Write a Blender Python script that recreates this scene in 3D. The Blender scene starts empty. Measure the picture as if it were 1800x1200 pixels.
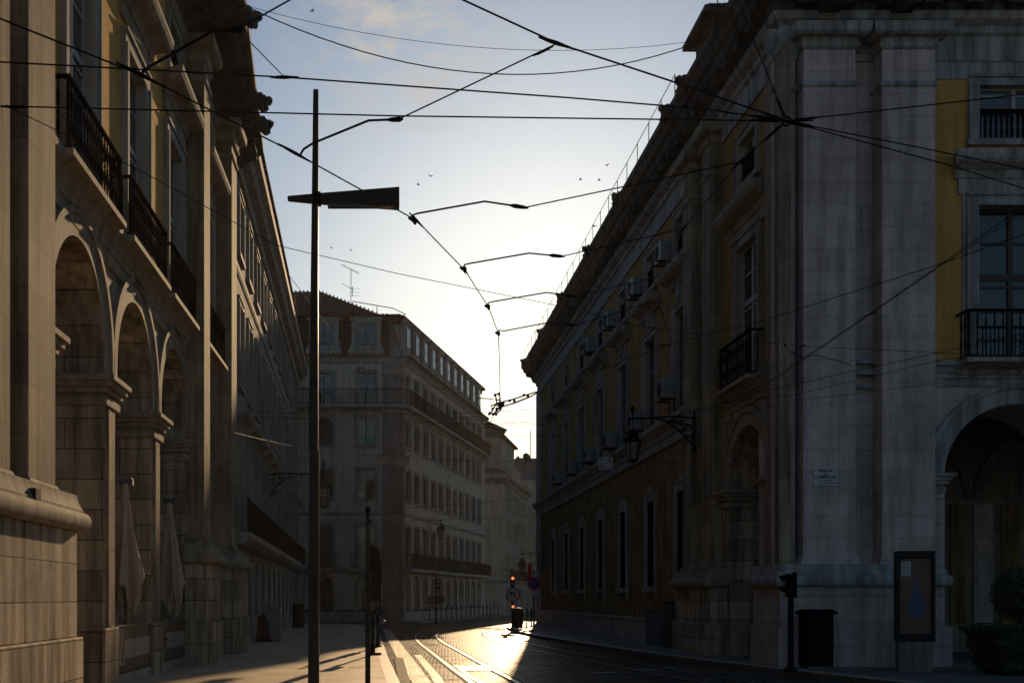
import bpy, math, random
from mathutils import Vector, Matrix
R = math.radians
rnd = random.Random(7)
SC = bpy.context.scene
COL = SC.collection
# ---------------------------------------------------------------- camera
cam_d = bpy.data.cameras.new('camera')
cam = bpy.data.objects.new('camera', cam_d); COL.objects.link(cam)
cam.location = (0, 0, 1.65); cam.rotation_euler = (R(90), 0, 0)
cam_d.sensor_width = 36; cam_d.lens = 39.0
cam_d.shift_x = 215/1800; cam_d.shift_y = 450/1800
cam_d.clip_start = .1; cam_d.clip_end = 5000
SC.camera = cam
# ---------------------------------------------------------------- light
SUN_EL, SUN_AZ = R(15.8), R(8.4)          # azimuth measured from +Y towards +X
W = bpy.data.worlds.new('World'); SC.world = W; W.use_nodes = True
nt = W.node_tree; nt.nodes.clear()
out = nt.nodes.new('ShaderNodeOutputWorld'); bg = nt.nodes.new('ShaderNodeBackground')
sky = nt.nodes.new('ShaderNodeTexSky'); sky.sky_type = 'NISHITA'; sky.sun_disc = False
sky.sun_elevation = SUN_EL; sky.sun_rotation = SUN_AZ
sky.air_density = 1.45; sky.dust_density = 1.0; sky.ozone_density = 5.2; sky.altitude = 0
tc = nt.nodes.new('ShaderNodeTexCoord')
mp = nt.nodes.new('ShaderNodeMapping'); mp.inputs['Scale'].default_value = (9.0, 9.0, 22.0); mp.inputs['Rotation'].default_value = (0.1, 0.35, 0)
nz = nt.nodes.new('ShaderNodeTexNoise'); nz.inputs['Scale'].default_value = 2.6; nz.inputs['Detail'].default_value = 8; nz.inputs['Roughness'].default_value = .62
rmp = nt.nodes.new('ShaderNodeValToRGB'); rmp.color_ramp.elements[0].position = .44; rmp.color_ramp.elements[1].position = .64
sep = nt.nodes.new('ShaderNodeSeparateXYZ')
zr = nt.nodes.new('ShaderNodeMapRange'); zr.inputs[1].default_value = .105; zr.inputs[2].default_value = .02
mul = nt.nodes.new('ShaderNodeMath'); mul.operation = 'MULTIPLY'
mul2 = nt.nodes.new('ShaderNodeMath'); mul2.operation = 'MULTIPLY'; mul2.inputs[1].default_value = .9
mixc = nt.nodes.new('ShaderNodeMix'); mixc.data_type = 'RGBA'; mixc.inputs[7].default_value = (8.2, 7.6, 6.9, 1)
L = nt.links.new
L(tc.outputs['Generated'], mp.inputs['Vector']); L(mp.outputs[0], nz.inputs['Vector']); L(nz.outputs['Fac'], rmp.inputs['Fac'])
dm_ = nt.nodes.new('ShaderNodeVectorMath'); dm_.operation = 'DISTANCE'; dm_.inputs[1].default_value = (.005, .890, .456); L(tc.outputs['Generated'], dm_.inputs[0]); L(dm_.outputs['Value'], zr.inputs[0])
L(rmp.outputs['Color'], mul.inputs[0]); L(zr.outputs[0], mul.inputs[1]); L(mul.outputs[0], mul2.inputs[0])
L(mul2.outputs[0], mixc.inputs[0]); L(sky.outputs[0], mixc.inputs[6])
L(mixc.outputs[2], bg.inputs['Color']); L(bg.outputs[0], out.inputs['Surface'])
bg.inputs['Strength'].default_value = .079
sd = bpy.data.lights.new('sun', 'SUN'); so = bpy.data.objects.new('sun', sd); COL.objects.link(so)
sd.energy = 4.8; sd.angle = R(.6); sd.color = (1, .68, .37)
sdir = Vector((math.sin(SUN_AZ)*math.cos(SUN_EL), math.cos(SUN_AZ)*math.cos(SUN_EL), math.sin(SUN_EL)))
so.rotation_euler = sdir.to_track_quat('Z', 'Y').to_euler(); so.location = (40, 260, 75)
SC.view_settings.view_transform = 'Standard'; SC.view_settings.look = 'None'
SC.view_settings.gamma = 1; SC.view_settings.exposure = -.17
try: SC.cycles.max_bounces = 6
except Exception: pass

def P(u, v, d=None, z=None, x=None):
    """photo pixel (1800 wide) -> point at depth d, height z or lateral x"""
    if d is None:
        if z is not None: d = (z-1.65)*1950/(1050-v)
        else: d = x*1950/(u-685)
    return Vector(((u-685)*d/1950, d, 1.65+(1050-v)*d/1950))

# ---------------------------------------------------------------- materials
MAT = {}
def newmat(name):
    m = bpy.data.materials.new(name); m.use_nodes = True; MAT[name] = m
    n = m.node_tree; b = n.nodes['Principled BSDF']; return m, n, b
def wallcoords(n):
    """object coordinates laid on the wall plane: (along, height)"""
    tc = n.nodes.new('ShaderNodeTexCoord'); sp = n.nodes.new('ShaderNodeSeparateXYZ'); sn = n.nodes.new('ShaderNodeSeparateXYZ')
    n.links.new(tc.outputs['Object'], sp.inputs[0]); n.links.new(tc.outputs['Normal'], sn.inputs[0])
    ab = n.nodes.new('ShaderNodeMath'); ab.operation = 'ABSOLUTE'; n.links.new(sn.outputs[0], ab.inputs[0])
    gt = n.nodes.new('ShaderNodeMath'); gt.operation = 'GREATER_THAN'; gt.inputs[1].default_value = .7; n.links.new(ab.outputs[0], gt.inputs[0])
    mx = n.nodes.new('ShaderNodeMix'); n.links.new(gt.outputs[0], mx.inputs[0]); n.links.new(sp.outputs[0], mx.inputs[2]); n.links.new(sp.outputs[1], mx.inputs[3])
    cb = n.nodes.new('ShaderNodeCombineXYZ'); n.links.new(mx.outputs[0], cb.inputs[0]); n.links.new(sp.outputs[2], cb.inputs[1])
    return tc, cb
def noise(n, vec, scale, detail=6, rough=.6, vs=None):
    t = n.nodes.new('ShaderNodeTexNoise'); t.inputs['Scale'].default_value = scale; t.inputs['Detail'].default_value = detail; t.inputs['Roughness'].default_value = rough
    if vs:
        m = n.nodes.new('ShaderNodeMapping'); m.inputs['Scale'].default_value = vs; n.links.new(vec, m.inputs['Vector']); vec = m.outputs[0]
    n.links.new(vec, t.inputs['Vector']); return t.outputs['Fac']
def ramp(n, fac, stops):
    r = n.nodes.new('ShaderNodeValToRGB'); e = r.color_ramp.elements
    e[0].position, e[0].color = stops[0][0], (*stops[0][1], 1); e[1].position, e[1].color = stops[-1][0], (*stops[-1][1], 1)
    for p, c in stops[1:-1]:
        k = e.new(p); k.color = (*c, 1)
    n.links.new(fac, r.inputs['Fac']); return r.outputs['Color']
def mixmul(n, a, b, fac=1.0):
    m = n.nodes.new('ShaderNodeMix'); m.data_type = 'RGBA'; m.blend_type = 'MULTIPLY'; m.inputs[0].default_value = fac
    n.links.new(a, m.inputs[6]); n.links.new(b, m.inputs[7]); return m.outputs[2]
def bump(n, b, h, strength, dist=.02, prev=None):
    k = n.nodes.new('ShaderNodeBump'); k.inputs['Strength'].default_value = strength; k.inputs['Distance'].default_value = dist
    n.links.new(h, k.inputs['Height'])
    if prev: n.links.new(prev, k.inputs['Normal'])
    n.links.new(k.outputs[0], b.inputs['Normal']); return k.outputs[0]
def g(v): return (v, v, v)
def stone(name, col, bw=None, bh=.5, rough=.8, var=.25, streak=.5, pit=True, mort=.006, bvar=.24):
    m, n, b = newmat(name); tc, wc = wallcoords(n); ob = tc.outputs['Object']
    base = n.nodes.new('ShaderNodeRGB'); base.outputs[0].default_value = (*col, 1); c = base.outputs[0]
    big = ramp(n, noise(n, ob, .9, 8, .65), [(.3, g(1-var)), (.7, g(1.0+var*.2))]); c = mixmul(n, c, big)
    st = ramp(n, noise(n, ob, 1.0, 7, .6, (5, 5, .35)), [(.36, g(1-streak*.75)), (.6, g(1.05))]); c = mixmul(n, c, st)
    fine = noise(n, ob, 22, 8, .7)
    c = mixmul(n, c, ramp(n, fine, [(.3, g(.8)), (.65, g(1.05))]))
    h = fine
    if pit:
        p = noise(n, ob, 1.0, 5, .75, (60, 60, 10))
        pc = ramp(n, p, [(.33, g(.25)), (.43, g(1.0))]); c = mixmul(n, c, pc, .85)
        nb = bump(n, b, p, .25, .01)
    else: nb = None
    if bw:
        bk = n.nodes.new('ShaderNodeTexBrick'); n.links.new(wc.outputs[0], bk.inputs['Vector'])
        bk.inputs['Scale'].default_value = 1; bk.inputs['Brick Width'].default_value = bw; bk.inputs['Row Height'].default_value = bh
        bk.inputs['Mortar Size'].default_value = mort; bk.inputs['Mortar Smooth'].default_value = .3; bk.inputs['Bias'].default_value = 0
        bk.inputs['Color1'].default_value = (*g(1-bvar), 1); bk.inputs['Color2'].default_value = (*g(1+bvar*.6), 1); bk.inputs['Mortar'].default_value = (*g(.3+.25*(not pit)), 1)
        bk.offset = .43; bk.squash = 1.25; bk.squash_frequency = 3
        c = mixmul(n, c, bk.outputs['Color'])
        inv = n.nodes.new('ShaderNodeMath'); inv.operation = 'SUBTRACT'; inv.inputs[0].default_value = 1; n.links.new(bk.outputs['Fac'], inv.inputs[1])
        nb = bump(n, b, inv.outputs[0], .5, .012, nb)
    bump(n, b, fine, .35, .008, nb)
    n.links.new(c, b.inputs['Base Color']); b.inputs['Roughness'].default_value = rough; b.inputs['Specular IOR Level'].default_value = .06
    return m
stone('stone_blocks', (.60, .48, .34), 1.15, .53, var=.35, bvar=.34, mort=.013, streak=.8)
stone('stone_smooth', (.38, .32, .24), None, var=.25)
stone('stone_shaft', (.36, .285, .19), 2.6, .62, var=.25, streak=.7, mort=.004)
stone('stone_cool', (.60, .485, .435), 1.9, .56, var=.4, streak=.4, pit=False, bvar=.10, mort=.009)
stone('stone_cool_shaft', (.61, .49, .445), 2.3, .5, var=.35, streak=.4, pit=False, mort=.006, bvar=.08)
stone('stone_cool_smooth', (.45, .43, .40), None, var=.35, streak=.7, pit=False)
stone('stone_frame', (.40, .37, .33), None, var=.3, pit=False)
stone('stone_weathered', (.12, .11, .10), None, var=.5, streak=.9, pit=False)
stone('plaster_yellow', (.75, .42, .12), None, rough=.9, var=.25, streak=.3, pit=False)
stone('plaster_mustard', (.66, .35, .10), None, rough=.9, var=.2, streak=.25, pit=False)
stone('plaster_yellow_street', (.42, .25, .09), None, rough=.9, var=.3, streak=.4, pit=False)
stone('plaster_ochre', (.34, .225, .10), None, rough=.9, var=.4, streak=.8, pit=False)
stone('plaster_beige', (.58, .49, .38), None, rough=.9, var=.2, streak=.35, pit=False)
stone('plaster_pink', (.32, .25, .21), .9, .5, rough=.9, var=.25, streak=.3, pit=False, mort=.01)
stone('plaster_grey', (.38, .34, .28), None, rough=.9, var=.25, streak=.5, pit=False)
stone('plaster_red', (.16, .055, .035), None, rough=.9, var=.3, streak=.5, pit=False)
stone('interior_stone', (.34, .27, .21), 1.2, .5, rough=.95, var=.3, pit=False)
stone('interior_dark', (.07, .055, .045), 1.2, .5, rough=.95, var=.3, pit=False)
stone('concrete', (.2, .19, .17), None, var=.2, pit=False)
def simple(name, col, rough=.6, metal=0, spec=.4, nscale=8, var=.25, bmp=0, emit=None):
    m, n, b = newmat(name); tc = n.nodes.new('ShaderNodeTexCoord')
    base = n.nodes.new('ShaderNodeRGB'); base.outputs[0].default_value = (*col, 1)
    nn = noise(n, tc.outputs['Object'], nscale, 6, .6)
    c = mixmul(n, base.outputs[0], ramp(n, nn, [(.3, g(1-var)), (.7, g(1+var*.3))]))
    n.links.new(c, b.inputs['Base Color']); b.inputs['Roughness'].default_value = rough; b.inputs['Metallic'].default_value = metal
    b.inputs['Specular IOR Level'].default_value = spec
    if bmp: bump(n, b, nn, bmp, .01)
    if emit: b.inputs['Emission Color'].default_value = (*emit[0], 1); b.inputs['Emission Strength'].default_value = emit[1]
    return m
simple('iron', (.016, .014, .013), .5, 0, 0.0, nscale=30)
simple('iron_dark', (.012, .012, .012), .6, 0, 0.0)
simple('cable', (.012, .012, .012), .6, spec=.05)
simple('cable_pale', (.30, .27, .22), .5)
simple('pole_paint', (.035, .035, .033), .5, 0, .06, nscale=4)
simple('wood_frame', (.055, .035, .025), .5, nscale=20)
simple('white_frame', (.36, .36, .36), .5, nscale=20)
simple('grey_frame', (.10, .10, .105), .5, nscale=20)
simple('canvas', (.42, .34, .25), .9, nscale=5, bmp=.3)
simple('canvas_pole', (.5, .5, .5), .45, .3)
simple('roof_lead', (.06, .055, .05), .8, nscale=3)
simple('white_metal', (.24, .24, .23), .5, nscale=6, var=.35)
simple('vent_dark', (.02, .02, .02), .8, spec=.03)
simple('enamel_white', (.5, .5, .5), .35, nscale=12)
simple('sign_black', (.008, .008, .01), .4)
simple('sign_red', (.45, .03, .02), .4)
simple('sign_blue', (.02, .05, .30), .4)
simple('steel_rail', (.55, .50, .44), .36, 1.0, nscale=40, var=.4)
simple('grate_iron', (.04, .036, .03), .6, 0, .08, nscale=40)
simple('panel_cream', (.36, .31, .25), .5, nscale=4)
simple('panel_brown', (.09, .07, .045), .5, nscale=4)
simple('poster_orange', (.13, .05, .03), .35, nscale=3, var=.5)
simple('poster_blue', (.03, .05, .11), .35, nscale=3)
simple('poster_white', (.4, .4, .4), .35)
simple('cabinet_grey', (.10, .11, .115), .55, nscale=6)
simple('bird_dark', (.03, .03, .03), .8)
simple('lamp_red_lit', (.5, .1, .04), .4, emit=((1, .22, .08), 2.0))
simple('lens_dark', (.02, .02, .02), .15, spec=.8)
simple('curtain_amber', (.13, .07, .028), .9)
simple('barrier_red', (.09, .012, .01), .5)
simple('lantern_glass', (.16, .16, .15), .12, spec=.6)
m, n, b = newmat('glass_dark'); b.inputs['Base Color'].default_value = (.012, .014, .018, 1); b.inputs['Roughness'].default_value = .04; b.inputs['Specular IOR Level'].default_value = .8
tcg = n.nodes.new('ShaderNodeTexCoord'); bump(n, b, noise(n, tcg.outputs['Object'], 1.3, 2, .5), .08, .02)
for nm_, cc_ in (('glass_curtain', (.08, .075, .07, 1)), ('glass_grey', (.05, .055, .06, 1))):
    m, n, b = newmat(nm_); b.inputs['Base Color'].default_value = cc_; b.inputs['Roughness'].default_value = .06; b.inputs['Specular IOR Level'].default_value = .7
m, n, b = newmat('panel_glass'); b.inputs['Base Color'].default_value = (.02, .018, .016, 1); b.inputs['Roughness'].default_value = .08
m, n, b = newmat('tile_red'); tc = n.nodes.new('ShaderNodeTexCoord'); ob = tc.outputs['Object']
wv = n.nodes.new('ShaderNodeTexWave'); wv.bands_direction = 'X'; wv.inputs['Scale'].default_value = 1.3; n.links.new(ob, wv.inputs['Vector'])
c = ramp(n, noise(n, ob, 5, 6, .7), [(.3, (.07, .026, .015)), (.55, (.16, .055, .03)), (.75, (.22, .09, .05))]); n.links.new(c, b.inputs['Base Color']); b.inputs['Roughness'].default_value = .95; b.inputs['Specular IOR Level'].default_value = .1
bump(n, b, wv.outputs['Fac'], .6, .06)
# paving and cobbles
def ground_mat(name, c1, c2, mortar, bw, bh, ms, rough, bstr, rot=0, rvar=.15, spec=.12, big=.3):
    m, n, b = newmat(name); tc = n.nodes.new('ShaderNodeTexCoord'); mp = n.nodes.new('ShaderNodeMapping'); mp.inputs['Rotation'].default_value = (0, 0, rot)
    n.links.new(tc.outputs['Object'], mp.inputs['Vector'])
    ds = n.nodes.new('ShaderNodeTexNoise'); ds.inputs['Scale'].default_value = 3; n.links.new(mp.outputs[0], ds.inputs['Vector'])
    mv = n.nodes.new('ShaderNodeMix'); mv.data_type = 'VECTOR'; mv.inputs[0].default_value = .015 if bw > .3 else .03
    n.links.new(mp.outputs[0], mv.inputs[4]); n.links.new(ds.outputs['Color'], mv.inputs[5])
    bk = n.nodes.new('ShaderNodeTexBrick'); n.links.new(mv.outputs[1], bk.inputs['Vector']); bk.inputs['Scale'].default_value = 1
    bk.inputs['Brick Width'].default_value = bw; bk.inputs['Row Height'].default_value = bh; bk.inputs['Mortar Size'].default_value = ms; bk.inputs['Mortar Smooth'].default_value = .5
    bk.inputs['Color1'].default_value = (*c1, 1); bk.inputs['Color2'].default_value = (*c2, 1); bk.inputs['Mortar'].default_value = (*mortar, 1); bk.inputs['Bias'].default_value = 0
    ob = tc.outputs['Object']
    c = mixmul(n, bk.outputs['Color'], ramp(n, noise(n, ob, .5, 8, .7), [(.3, g(1-big)), (.7, g(1.05))]))
    fine = noise(n, ob, 30, 6, .7); c = mixmul(n, c, ramp(n, fine, [(.3, g(.75)), (.6, g(1.05))]))
    n.links.new(c, b.inputs['Base Color']); b.inputs['Specular IOR Level'].default_value = spec
    inv = n.nodes.new('ShaderNodeMath'); inv.operation = 'SUBTRACT'; inv.inputs[0].default_value = 1; n.links.new(bk.outputs['Fac'], inv.inputs[1])
    nb = bump(n, b, inv.outputs[0], bstr, .02); bump(n, b, fine, .35, .006, nb)
    rr = n.nodes.new('ShaderNodeMapRange'); n.links.new(noise(n, ob, 1.1, 6, .65), rr.inputs[0]); rr.inputs[1].default_value = .35; rr.inputs[2].default_value = .65
    rr.inputs[3].default_value = rough-rvar; rr.inputs[4].default_value = rough+rvar; n.links.new(rr.outputs[0], b.inputs['Roughness'])
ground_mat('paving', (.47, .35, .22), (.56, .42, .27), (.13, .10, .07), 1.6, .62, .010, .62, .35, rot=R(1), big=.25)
ground_mat('paving_long', (.44, .34, .23), (.52, .41, .28), (.10, .08, .06), .42, 1.1, .012, .55, .4, big=.25)
ground_mat('cobble', (.07, .062, .05), (.26, .22, .165), (.015, .013, .011), .19, .14, .024, .36, 1.0, rot=R(3), spec=.010, big=.65, rvar=.1)
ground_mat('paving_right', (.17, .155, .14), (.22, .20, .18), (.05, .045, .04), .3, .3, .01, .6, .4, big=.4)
ground_mat('plaza', (.50, .45, .38), (.58, .52, .44), (.08, .07, .06), .6, .6, .01, .6, .3)
simple('kerb_stone', (.34, .29, .23), .5, nscale=5, bmp=.3)
m, n, b = newmat('foliage'); tc = n.nodes.new('ShaderNodeTexCoord')
n.links.new(ramp(n, noise(n, tc.outputs['Object'], 9, 4), [(.3, (.012, .022, .006)), (.7, (.05, .075, .02))]), b.inputs['Base Color']); b.inputs['Roughness'].default_value = .7

# ---------------------------------------------------------------- mesh helpers
class MB:
    def __init__(s): s.v = []; s.f = []
    def add(s, vs, fs):
        o = len(s.v); s.v += [tuple(p) for p in vs]; s.f += [tuple(i+o for i in f) for f in fs]
    def raw(s, x0, x1, y0, y1, z0, z1):
        if x1 < x0: x0, x1 = x1, x0
        if y1 < y0: y0, y1 = y1, y0
        s.add([(x0,y0,z0),(x1,y0,z0),(x1,y1,z0),(x0,y1,z0),(x0,y0,z1),(x1,y0,z1),(x1,y1,z1),(x0,y1,z1)],
              [(0,3,2,1),(4,5,6,7),(0,1,5,4),(1,2,6,5),(2,3,7,6),(3,0,4,7)])
    def box(s, s0, s1, o0, o1, z0, z1):      # wall frame: along, outwards, height
        s.raw(s0, s1, -o1, -o0, z0, z1)
    def prism(s, poly, o0, o1):              # poly in (along, z), extruded from o0 to o1 outwards
        n = len(poly); a = [(p[0], -o1, p[1]) for p in poly]; b = [(p[0], -o0, p[1]) for p in poly]
        s.add(a+b, [tuple(range(n)), tuple(reversed(range(n, 2*n)))]+[(i, i+n, (i+1) % n+n, (i+1) % n) for i in range(n)])
    def prof(s, s0, s1, pr, e0=0, e1=0):     # moulding profile [(out,z)...] closed, swept s0..s1; mitred by e0/e1 * out
        n = len(pr); a = [(s0-e0*p[0], -p[0], p[1]) for p in pr]; b = [(s1+e1*p[0], -p[0], p[1]) for p in pr]
        s.add(a+b, [tuple(range(n)), tuple(reversed(range(n, 2*n)))]+[(i, i+n, (i+1) % n+n, (i+1) % n) for i in range(n)])
    def tube(s, pts, r, n=6, cap=True):
        pts = [Vector(p) for p in pts]; rs = r if isinstance(r, (list, tuple)) else [r]*len(pts); rings = []
        up = Vector((0, 0, 1)); prev = None
        for i, p in enumerate(pts):
            t = (pts[min(i+1, len(pts)-1)]-pts[max(i-1, 0)]).normalized()
            if prev is None:
                a = t.cross(up if abs(t.z) < .9 else Vector((1, 0, 0))).normalized()
            else: a = (prev - t*prev.dot(t)).normalized()
            prev = a; b = t.cross(a)
            rings.append([p+(a*math.cos(2*math.pi*k/n)+b*math.sin(2*math.pi*k/n))*rs[i] for k in range(n)])
        vs = [q for rg in rings for q in rg]; fs = []
        for i in range(len(pts)-1):
            for k in range(n): fs.append((i*n+k, (i+1)*n+k, (i+1)*n+(k+1) % n, i*n+(k+1) % n))
        if cap: fs += [tuple(range(n)), tuple(reversed(range(len(vs)-n, len(vs))))]
        s.add(vs, fs)
    def lathe(s, pr, c=(0, 0), n=12):        # pr [(r,z)]
        vs = [(c[0]+r*math.cos(2*math.pi*k/n), c[1]+r*math.sin(2*math.pi*k/n), z) for r, z in pr for k in range(n)]; fs = []
        for i in range(len(pr)-1):
            for k in range(n): fs.append((i*n+k, i*n+(k+1) % n, (i+1)*n+(k+1) % n, (i+1)*n+k))
        fs += [tuple(reversed(range(n))), tuple(range(len(vs)-n, len(vs)))]
        s.add(vs, fs)
    def xform(s, M, start=0):
        for i in range(start, len(s.v)): s.v[i] = tuple(M @ Vector(s.v[i]))
    def build(s, name, mat, parent=None, smooth=False, loc=None, rot=None, bevel=0):
        me = bpy.data.meshes.new(name); me.from_pydata(s.v, [], s.f); me.update()
        me.materials.append(MAT[mat] if isinstance(mat, str) else mat)
        if smooth:
            for p in me.polygons: p.use_smooth = True
        o = bpy.data.objects.new(name, me); COL.objects.link(o)
        if parent: o.parent = parent
        if loc is not None: o.location = loc
        if rot is not None: o.rotation_euler = rot
        if bevel:
            md = o.modifiers.new('bevel', 'BEVEL'); md.width = bevel; md.segments = 1; md.limit_method = 'ANGLE'
        return o
def tag(o, label, cat, group=None):
    o['label'] = label; o['category'] = cat
    if group: o['group'] = group
    return o
def thing(name, label, cat, loc=(0, 0, 0), rz=0, group=None):
    o = bpy.data.objects.new(name, None); COL.objects.link(o); o.location = loc; o.rotation_euler = (0, 0, rz); o.empty_display_size = .3
    return tag(o, label, cat, group)
def struct(o): o['kind'] = 'structure'; return o
def copy_tree(o, parent=None):
    c = o.copy(); COL.objects.link(c); c.parent = parent
    for ch in [k for k in o.children]: copy_tree(ch, c)
    return c

class Facade:
    """a wall frame: x = along (left to right seen from outside), y = into the wall, z = up"""
    def __init__(s, root, ox, oy, deg): s.root = root; s.o = (ox, oy, 0); s.a = R(deg)
    def put(s, mb, name, mat, smooth=False, parent=None, bevel=0):
        if parent is not None: return mb.build(name, mat, parent, smooth, bevel=bevel)
        return mb.build(name, mat, s.root, smooth, s.o, (0, 0, s.a), bevel)
def arc(c, r, z, n=14, rise=None):
    if rise is None: return [(c+r*math.cos(math.pi*k/n), z+r*math.sin(math.pi*k/n)) for k in range(n+1)]
    Rr = (r*r+rise*rise)/(2*rise); a = math.asin(min(1, r/Rr)); zc = z+rise-Rr
    return [(c+Rr*math.sin(a-2*a*k/n), zc+Rr*math.cos(a-2*a*k/n)) for k in range(n+1)]
def wall(mb, s0, s1, z0, z1, ops, thick, o=0):
    """ops: (centre, width, zbottom, ztop, kind[, rise]); kind rect / arch / seg (ztop = springing)"""
    cuts = {s0, s1}
    for q in ops: cuts |= {max(s0, q[0]-q[1]/2), min(s1, q[0]+q[1]/2)}
    cuts = sorted(cuts)
    for a, b in zip(cuts[:-1], cuts[1:]):
        if b-a < 1e-5: continue
        m = (a+b)/2; iv = []
        for q in ops:
            if abs(m-q[0]) < q[1]/2:
                top = q[3]+(q[1]/2 if q[4] == 'arch' else (q[5] if q[4] == 'seg' else 0)); iv.append((q[2], top))
        iv.sort(); z = z0
        for lo, hi in iv:
            if lo > z+1e-4: mb.box(a, b, o-thick, o, z, lo)
            z = max(z, hi)
        if z1 > z+1e-4: mb.box(a, b, o-thick, o, z, z1)
    for q in ops:
        if q[4] in ('arch', 'seg'):
            r = q[1]/2; top = q[3]+(r if q[4] == 'arch' else q[5])
            pts = arc(q[0], r, q[3], 18 if q[4] == 'arch' else 8, None if q[4] == 'arch' else q[5])
            for (x0, za), (x1, zb) in zip(pts[:-1], pts[1:]):
                mb.prism([(x1, zb), (x0, za), (x0, top), (x1, top)], o-thick, o)
def ring(mb, c, r0, r1, z, o0, o1, n=20, rise=None, ext=0):
    if rise is None: a = arc(c, r0, z, n); b = arc(c, r1, z, n)
    else:
        a = arc(c, r0, z, n, rise); b = arc(c, r1, z, n, rise+(r1-r0)*.8)
    for i in range(n): mb.prism([a[i+1], a[i], b[i], b[i+1]], o0, o1)
    if ext:
        mb.box(c-r1, c-r0, o0, o1, z-ext, z); mb.box(c+r0, c+r1, o0, o1, z-ext, z)
glass_variants = ['glass_dark']*5+['glass_curtain']*2+['glass_grey']
def window(F, c, w, zb, zt, rec=.18, nv=1, rows=(.5,), frame='wood_frame', fw=.055, glass='glass_dark', top=None, blind=None):
    """frame part with pane sub-part; nv inner mullions, rows = fractions of height with bars"""
    f = MB(); o0, o1 = -rec-.05, -rec
    f.box(c-w/2, c-w/2+fw, o0, o1, zb, zt); f.box(c+w/2-fw, c+w/2, o0, o1, zb, zt)
    f.box(c-w/2+fw, c+w/2-fw, o0, o1, zb, zb+fw*1.6); f.box(c-w/2+fw, c+w/2-fw, o0, o1, zt-fw, zt)
    for k in range(nv):
        x = c-w/2+w*(k+1)/(nv+1); f.box(x-fw*.8, x+fw*.8, o0+.006, o1+.012, zb+fw*1.6, zt-fw)
    for q in rows:
        h = zb+(zt-zb)*q; t = fw*.35
        if isinstance(q, float) and top is not None and abs(q-top) < 1e-6: t = fw*1.1
        xs = [c-w/2+fw]+[c-w/2+w*(k+1)/(nv+1) for k in range(nv)]+[c+w/2-fw]
        for i in range(nv+1):
            f.box(xs[i]+(fw*.8 if i else 0), xs[i+1]-(fw*.8 if i < nv else 0), o0+.01, o1+.004, h-t, h+t)
    fo = F.put(f, 'window', frame)
    p = MB(); y = rec+.03
    p.add([(c-w/2+.01, y, zb+.01), (c+w/2-.01, y, zb+.01), (c+w/2-.01, y, zt-.01), (c-w/2+.01, y, zt-.01)], [(0, 1, 2, 3)])
    F.put(p, 'pane', rnd.choice(glass_variants) if glass == 'glass_dark' else glass, parent=fo)
    return fo
BAL = [(.022, 0), (.03, .05), (.018, .1), (.036, .3), (.030, .38), (.016, .46), (.034, .5), (.016, .54), (.030, .66), (.034, .78), (.016, .92), (.026, .96), (.022, 1)]
def balustrade(F, s0, s1, ob, of, z, h, step, turned=True, mat='iron', parent=None, r=1.0, n=6, post=.03):
    """railing round a balcony from wall (ob) to front (of)"""
    m = MB()
    def bal(x, o):
        if turned: m.lathe([(a*r, z+.06+(h-.12)*b) for a, b in BAL], (x, -o), n)
        else: m.raw(x-.009*r, x+.009*r, -o-.009*r, -o+.009*r, z+.04, z+h-.02)
    k = max(1, int(round((s1-s0)/step)))
    for i in range(k+1): bal(s0+(s1-s0)*i/k, of)
    kk = max(1, int(round((of-ob)/step)))
    for i in range(1, kk):
        for x in (s0, s1): bal(x, of-(of-ob)*i/kk)
    t = .03
    m.box(s0-t, s1+t, of-.03, of+.03, z+h-.055, z+h); m.box(s0-t, s1+t, of-.018, of+.018, z+.02, z+.06)
    for x in (s0, s1):
        m.box(x-.025, x+.025, ob, of-.03, z+h-.055, z+h); m.box(x-.015, x+.015, ob, of-.02, z+.02, z+.06)
        m.box(x-post, x+post, of-post, of+post, z, z+h-.055)
    return F.put(m, 'balustrade', mat)
# ---------------------------------------------------------------- palace vocabulary
def frust(mb, s0, s1, o0, o1, z0, z1, e0, e1):
    """block whose plan grows by e0 at the bottom and e1 at the top (sides and front)"""
    a = [(s0-e0, -o1-e0, z0), (s1+e0, -o1-e0, z0), (s1+e0, -o0, z0), (s0-e0, -o0, z0)]
    b = [(s0-e1, -o1-e1, z1), (s1+e1, -o1-e1, z1), (s1+e1, -o0, z1), (s0-e1, -o0, z1)]
    mb.add(a+b, [(0, 3, 2, 1), (4, 5, 6, 7), (0, 1, 5, 4), (1, 2, 6, 5), (2, 3, 7, 6), (3, 0, 4, 7)])
def stack(mb, s0, s1, o0, o1, prof):
    for (z0, e0), (z1, e1) in zip(prof[:-1], prof[1:]):
        if z1 > z0: frust(mb, s0, s1, o0, o1, z0, z1, e0, e1)
def torus_prof(z, h, e):
    rr = h*.26; pr = [(z, e*.35)]
    for k in range(15): t = -math.pi/2+math.pi*k/14; pr.append((z+rr+rr*math.sin(t), e*.42+(e*.58)*math.cos(t)))
    pr.append((z+2*rr+.03, e*.42))
    for k in range(1, 15): t = k/14; pr.append((z+2*rr+.03+(h-2*rr-.03)*t, e*.42*(1-t)**1.9))
    return pr
def stackz(mb, s0, s1, o0, o1, prof):
    pr = [prof[0]]
    for q in prof[1:]:
        if q[0] <= pr[-1][0]: pr[-1] = q
        else: pr.append(q)
    stack(mb, s0, s1, o0, o1, pr)
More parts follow.
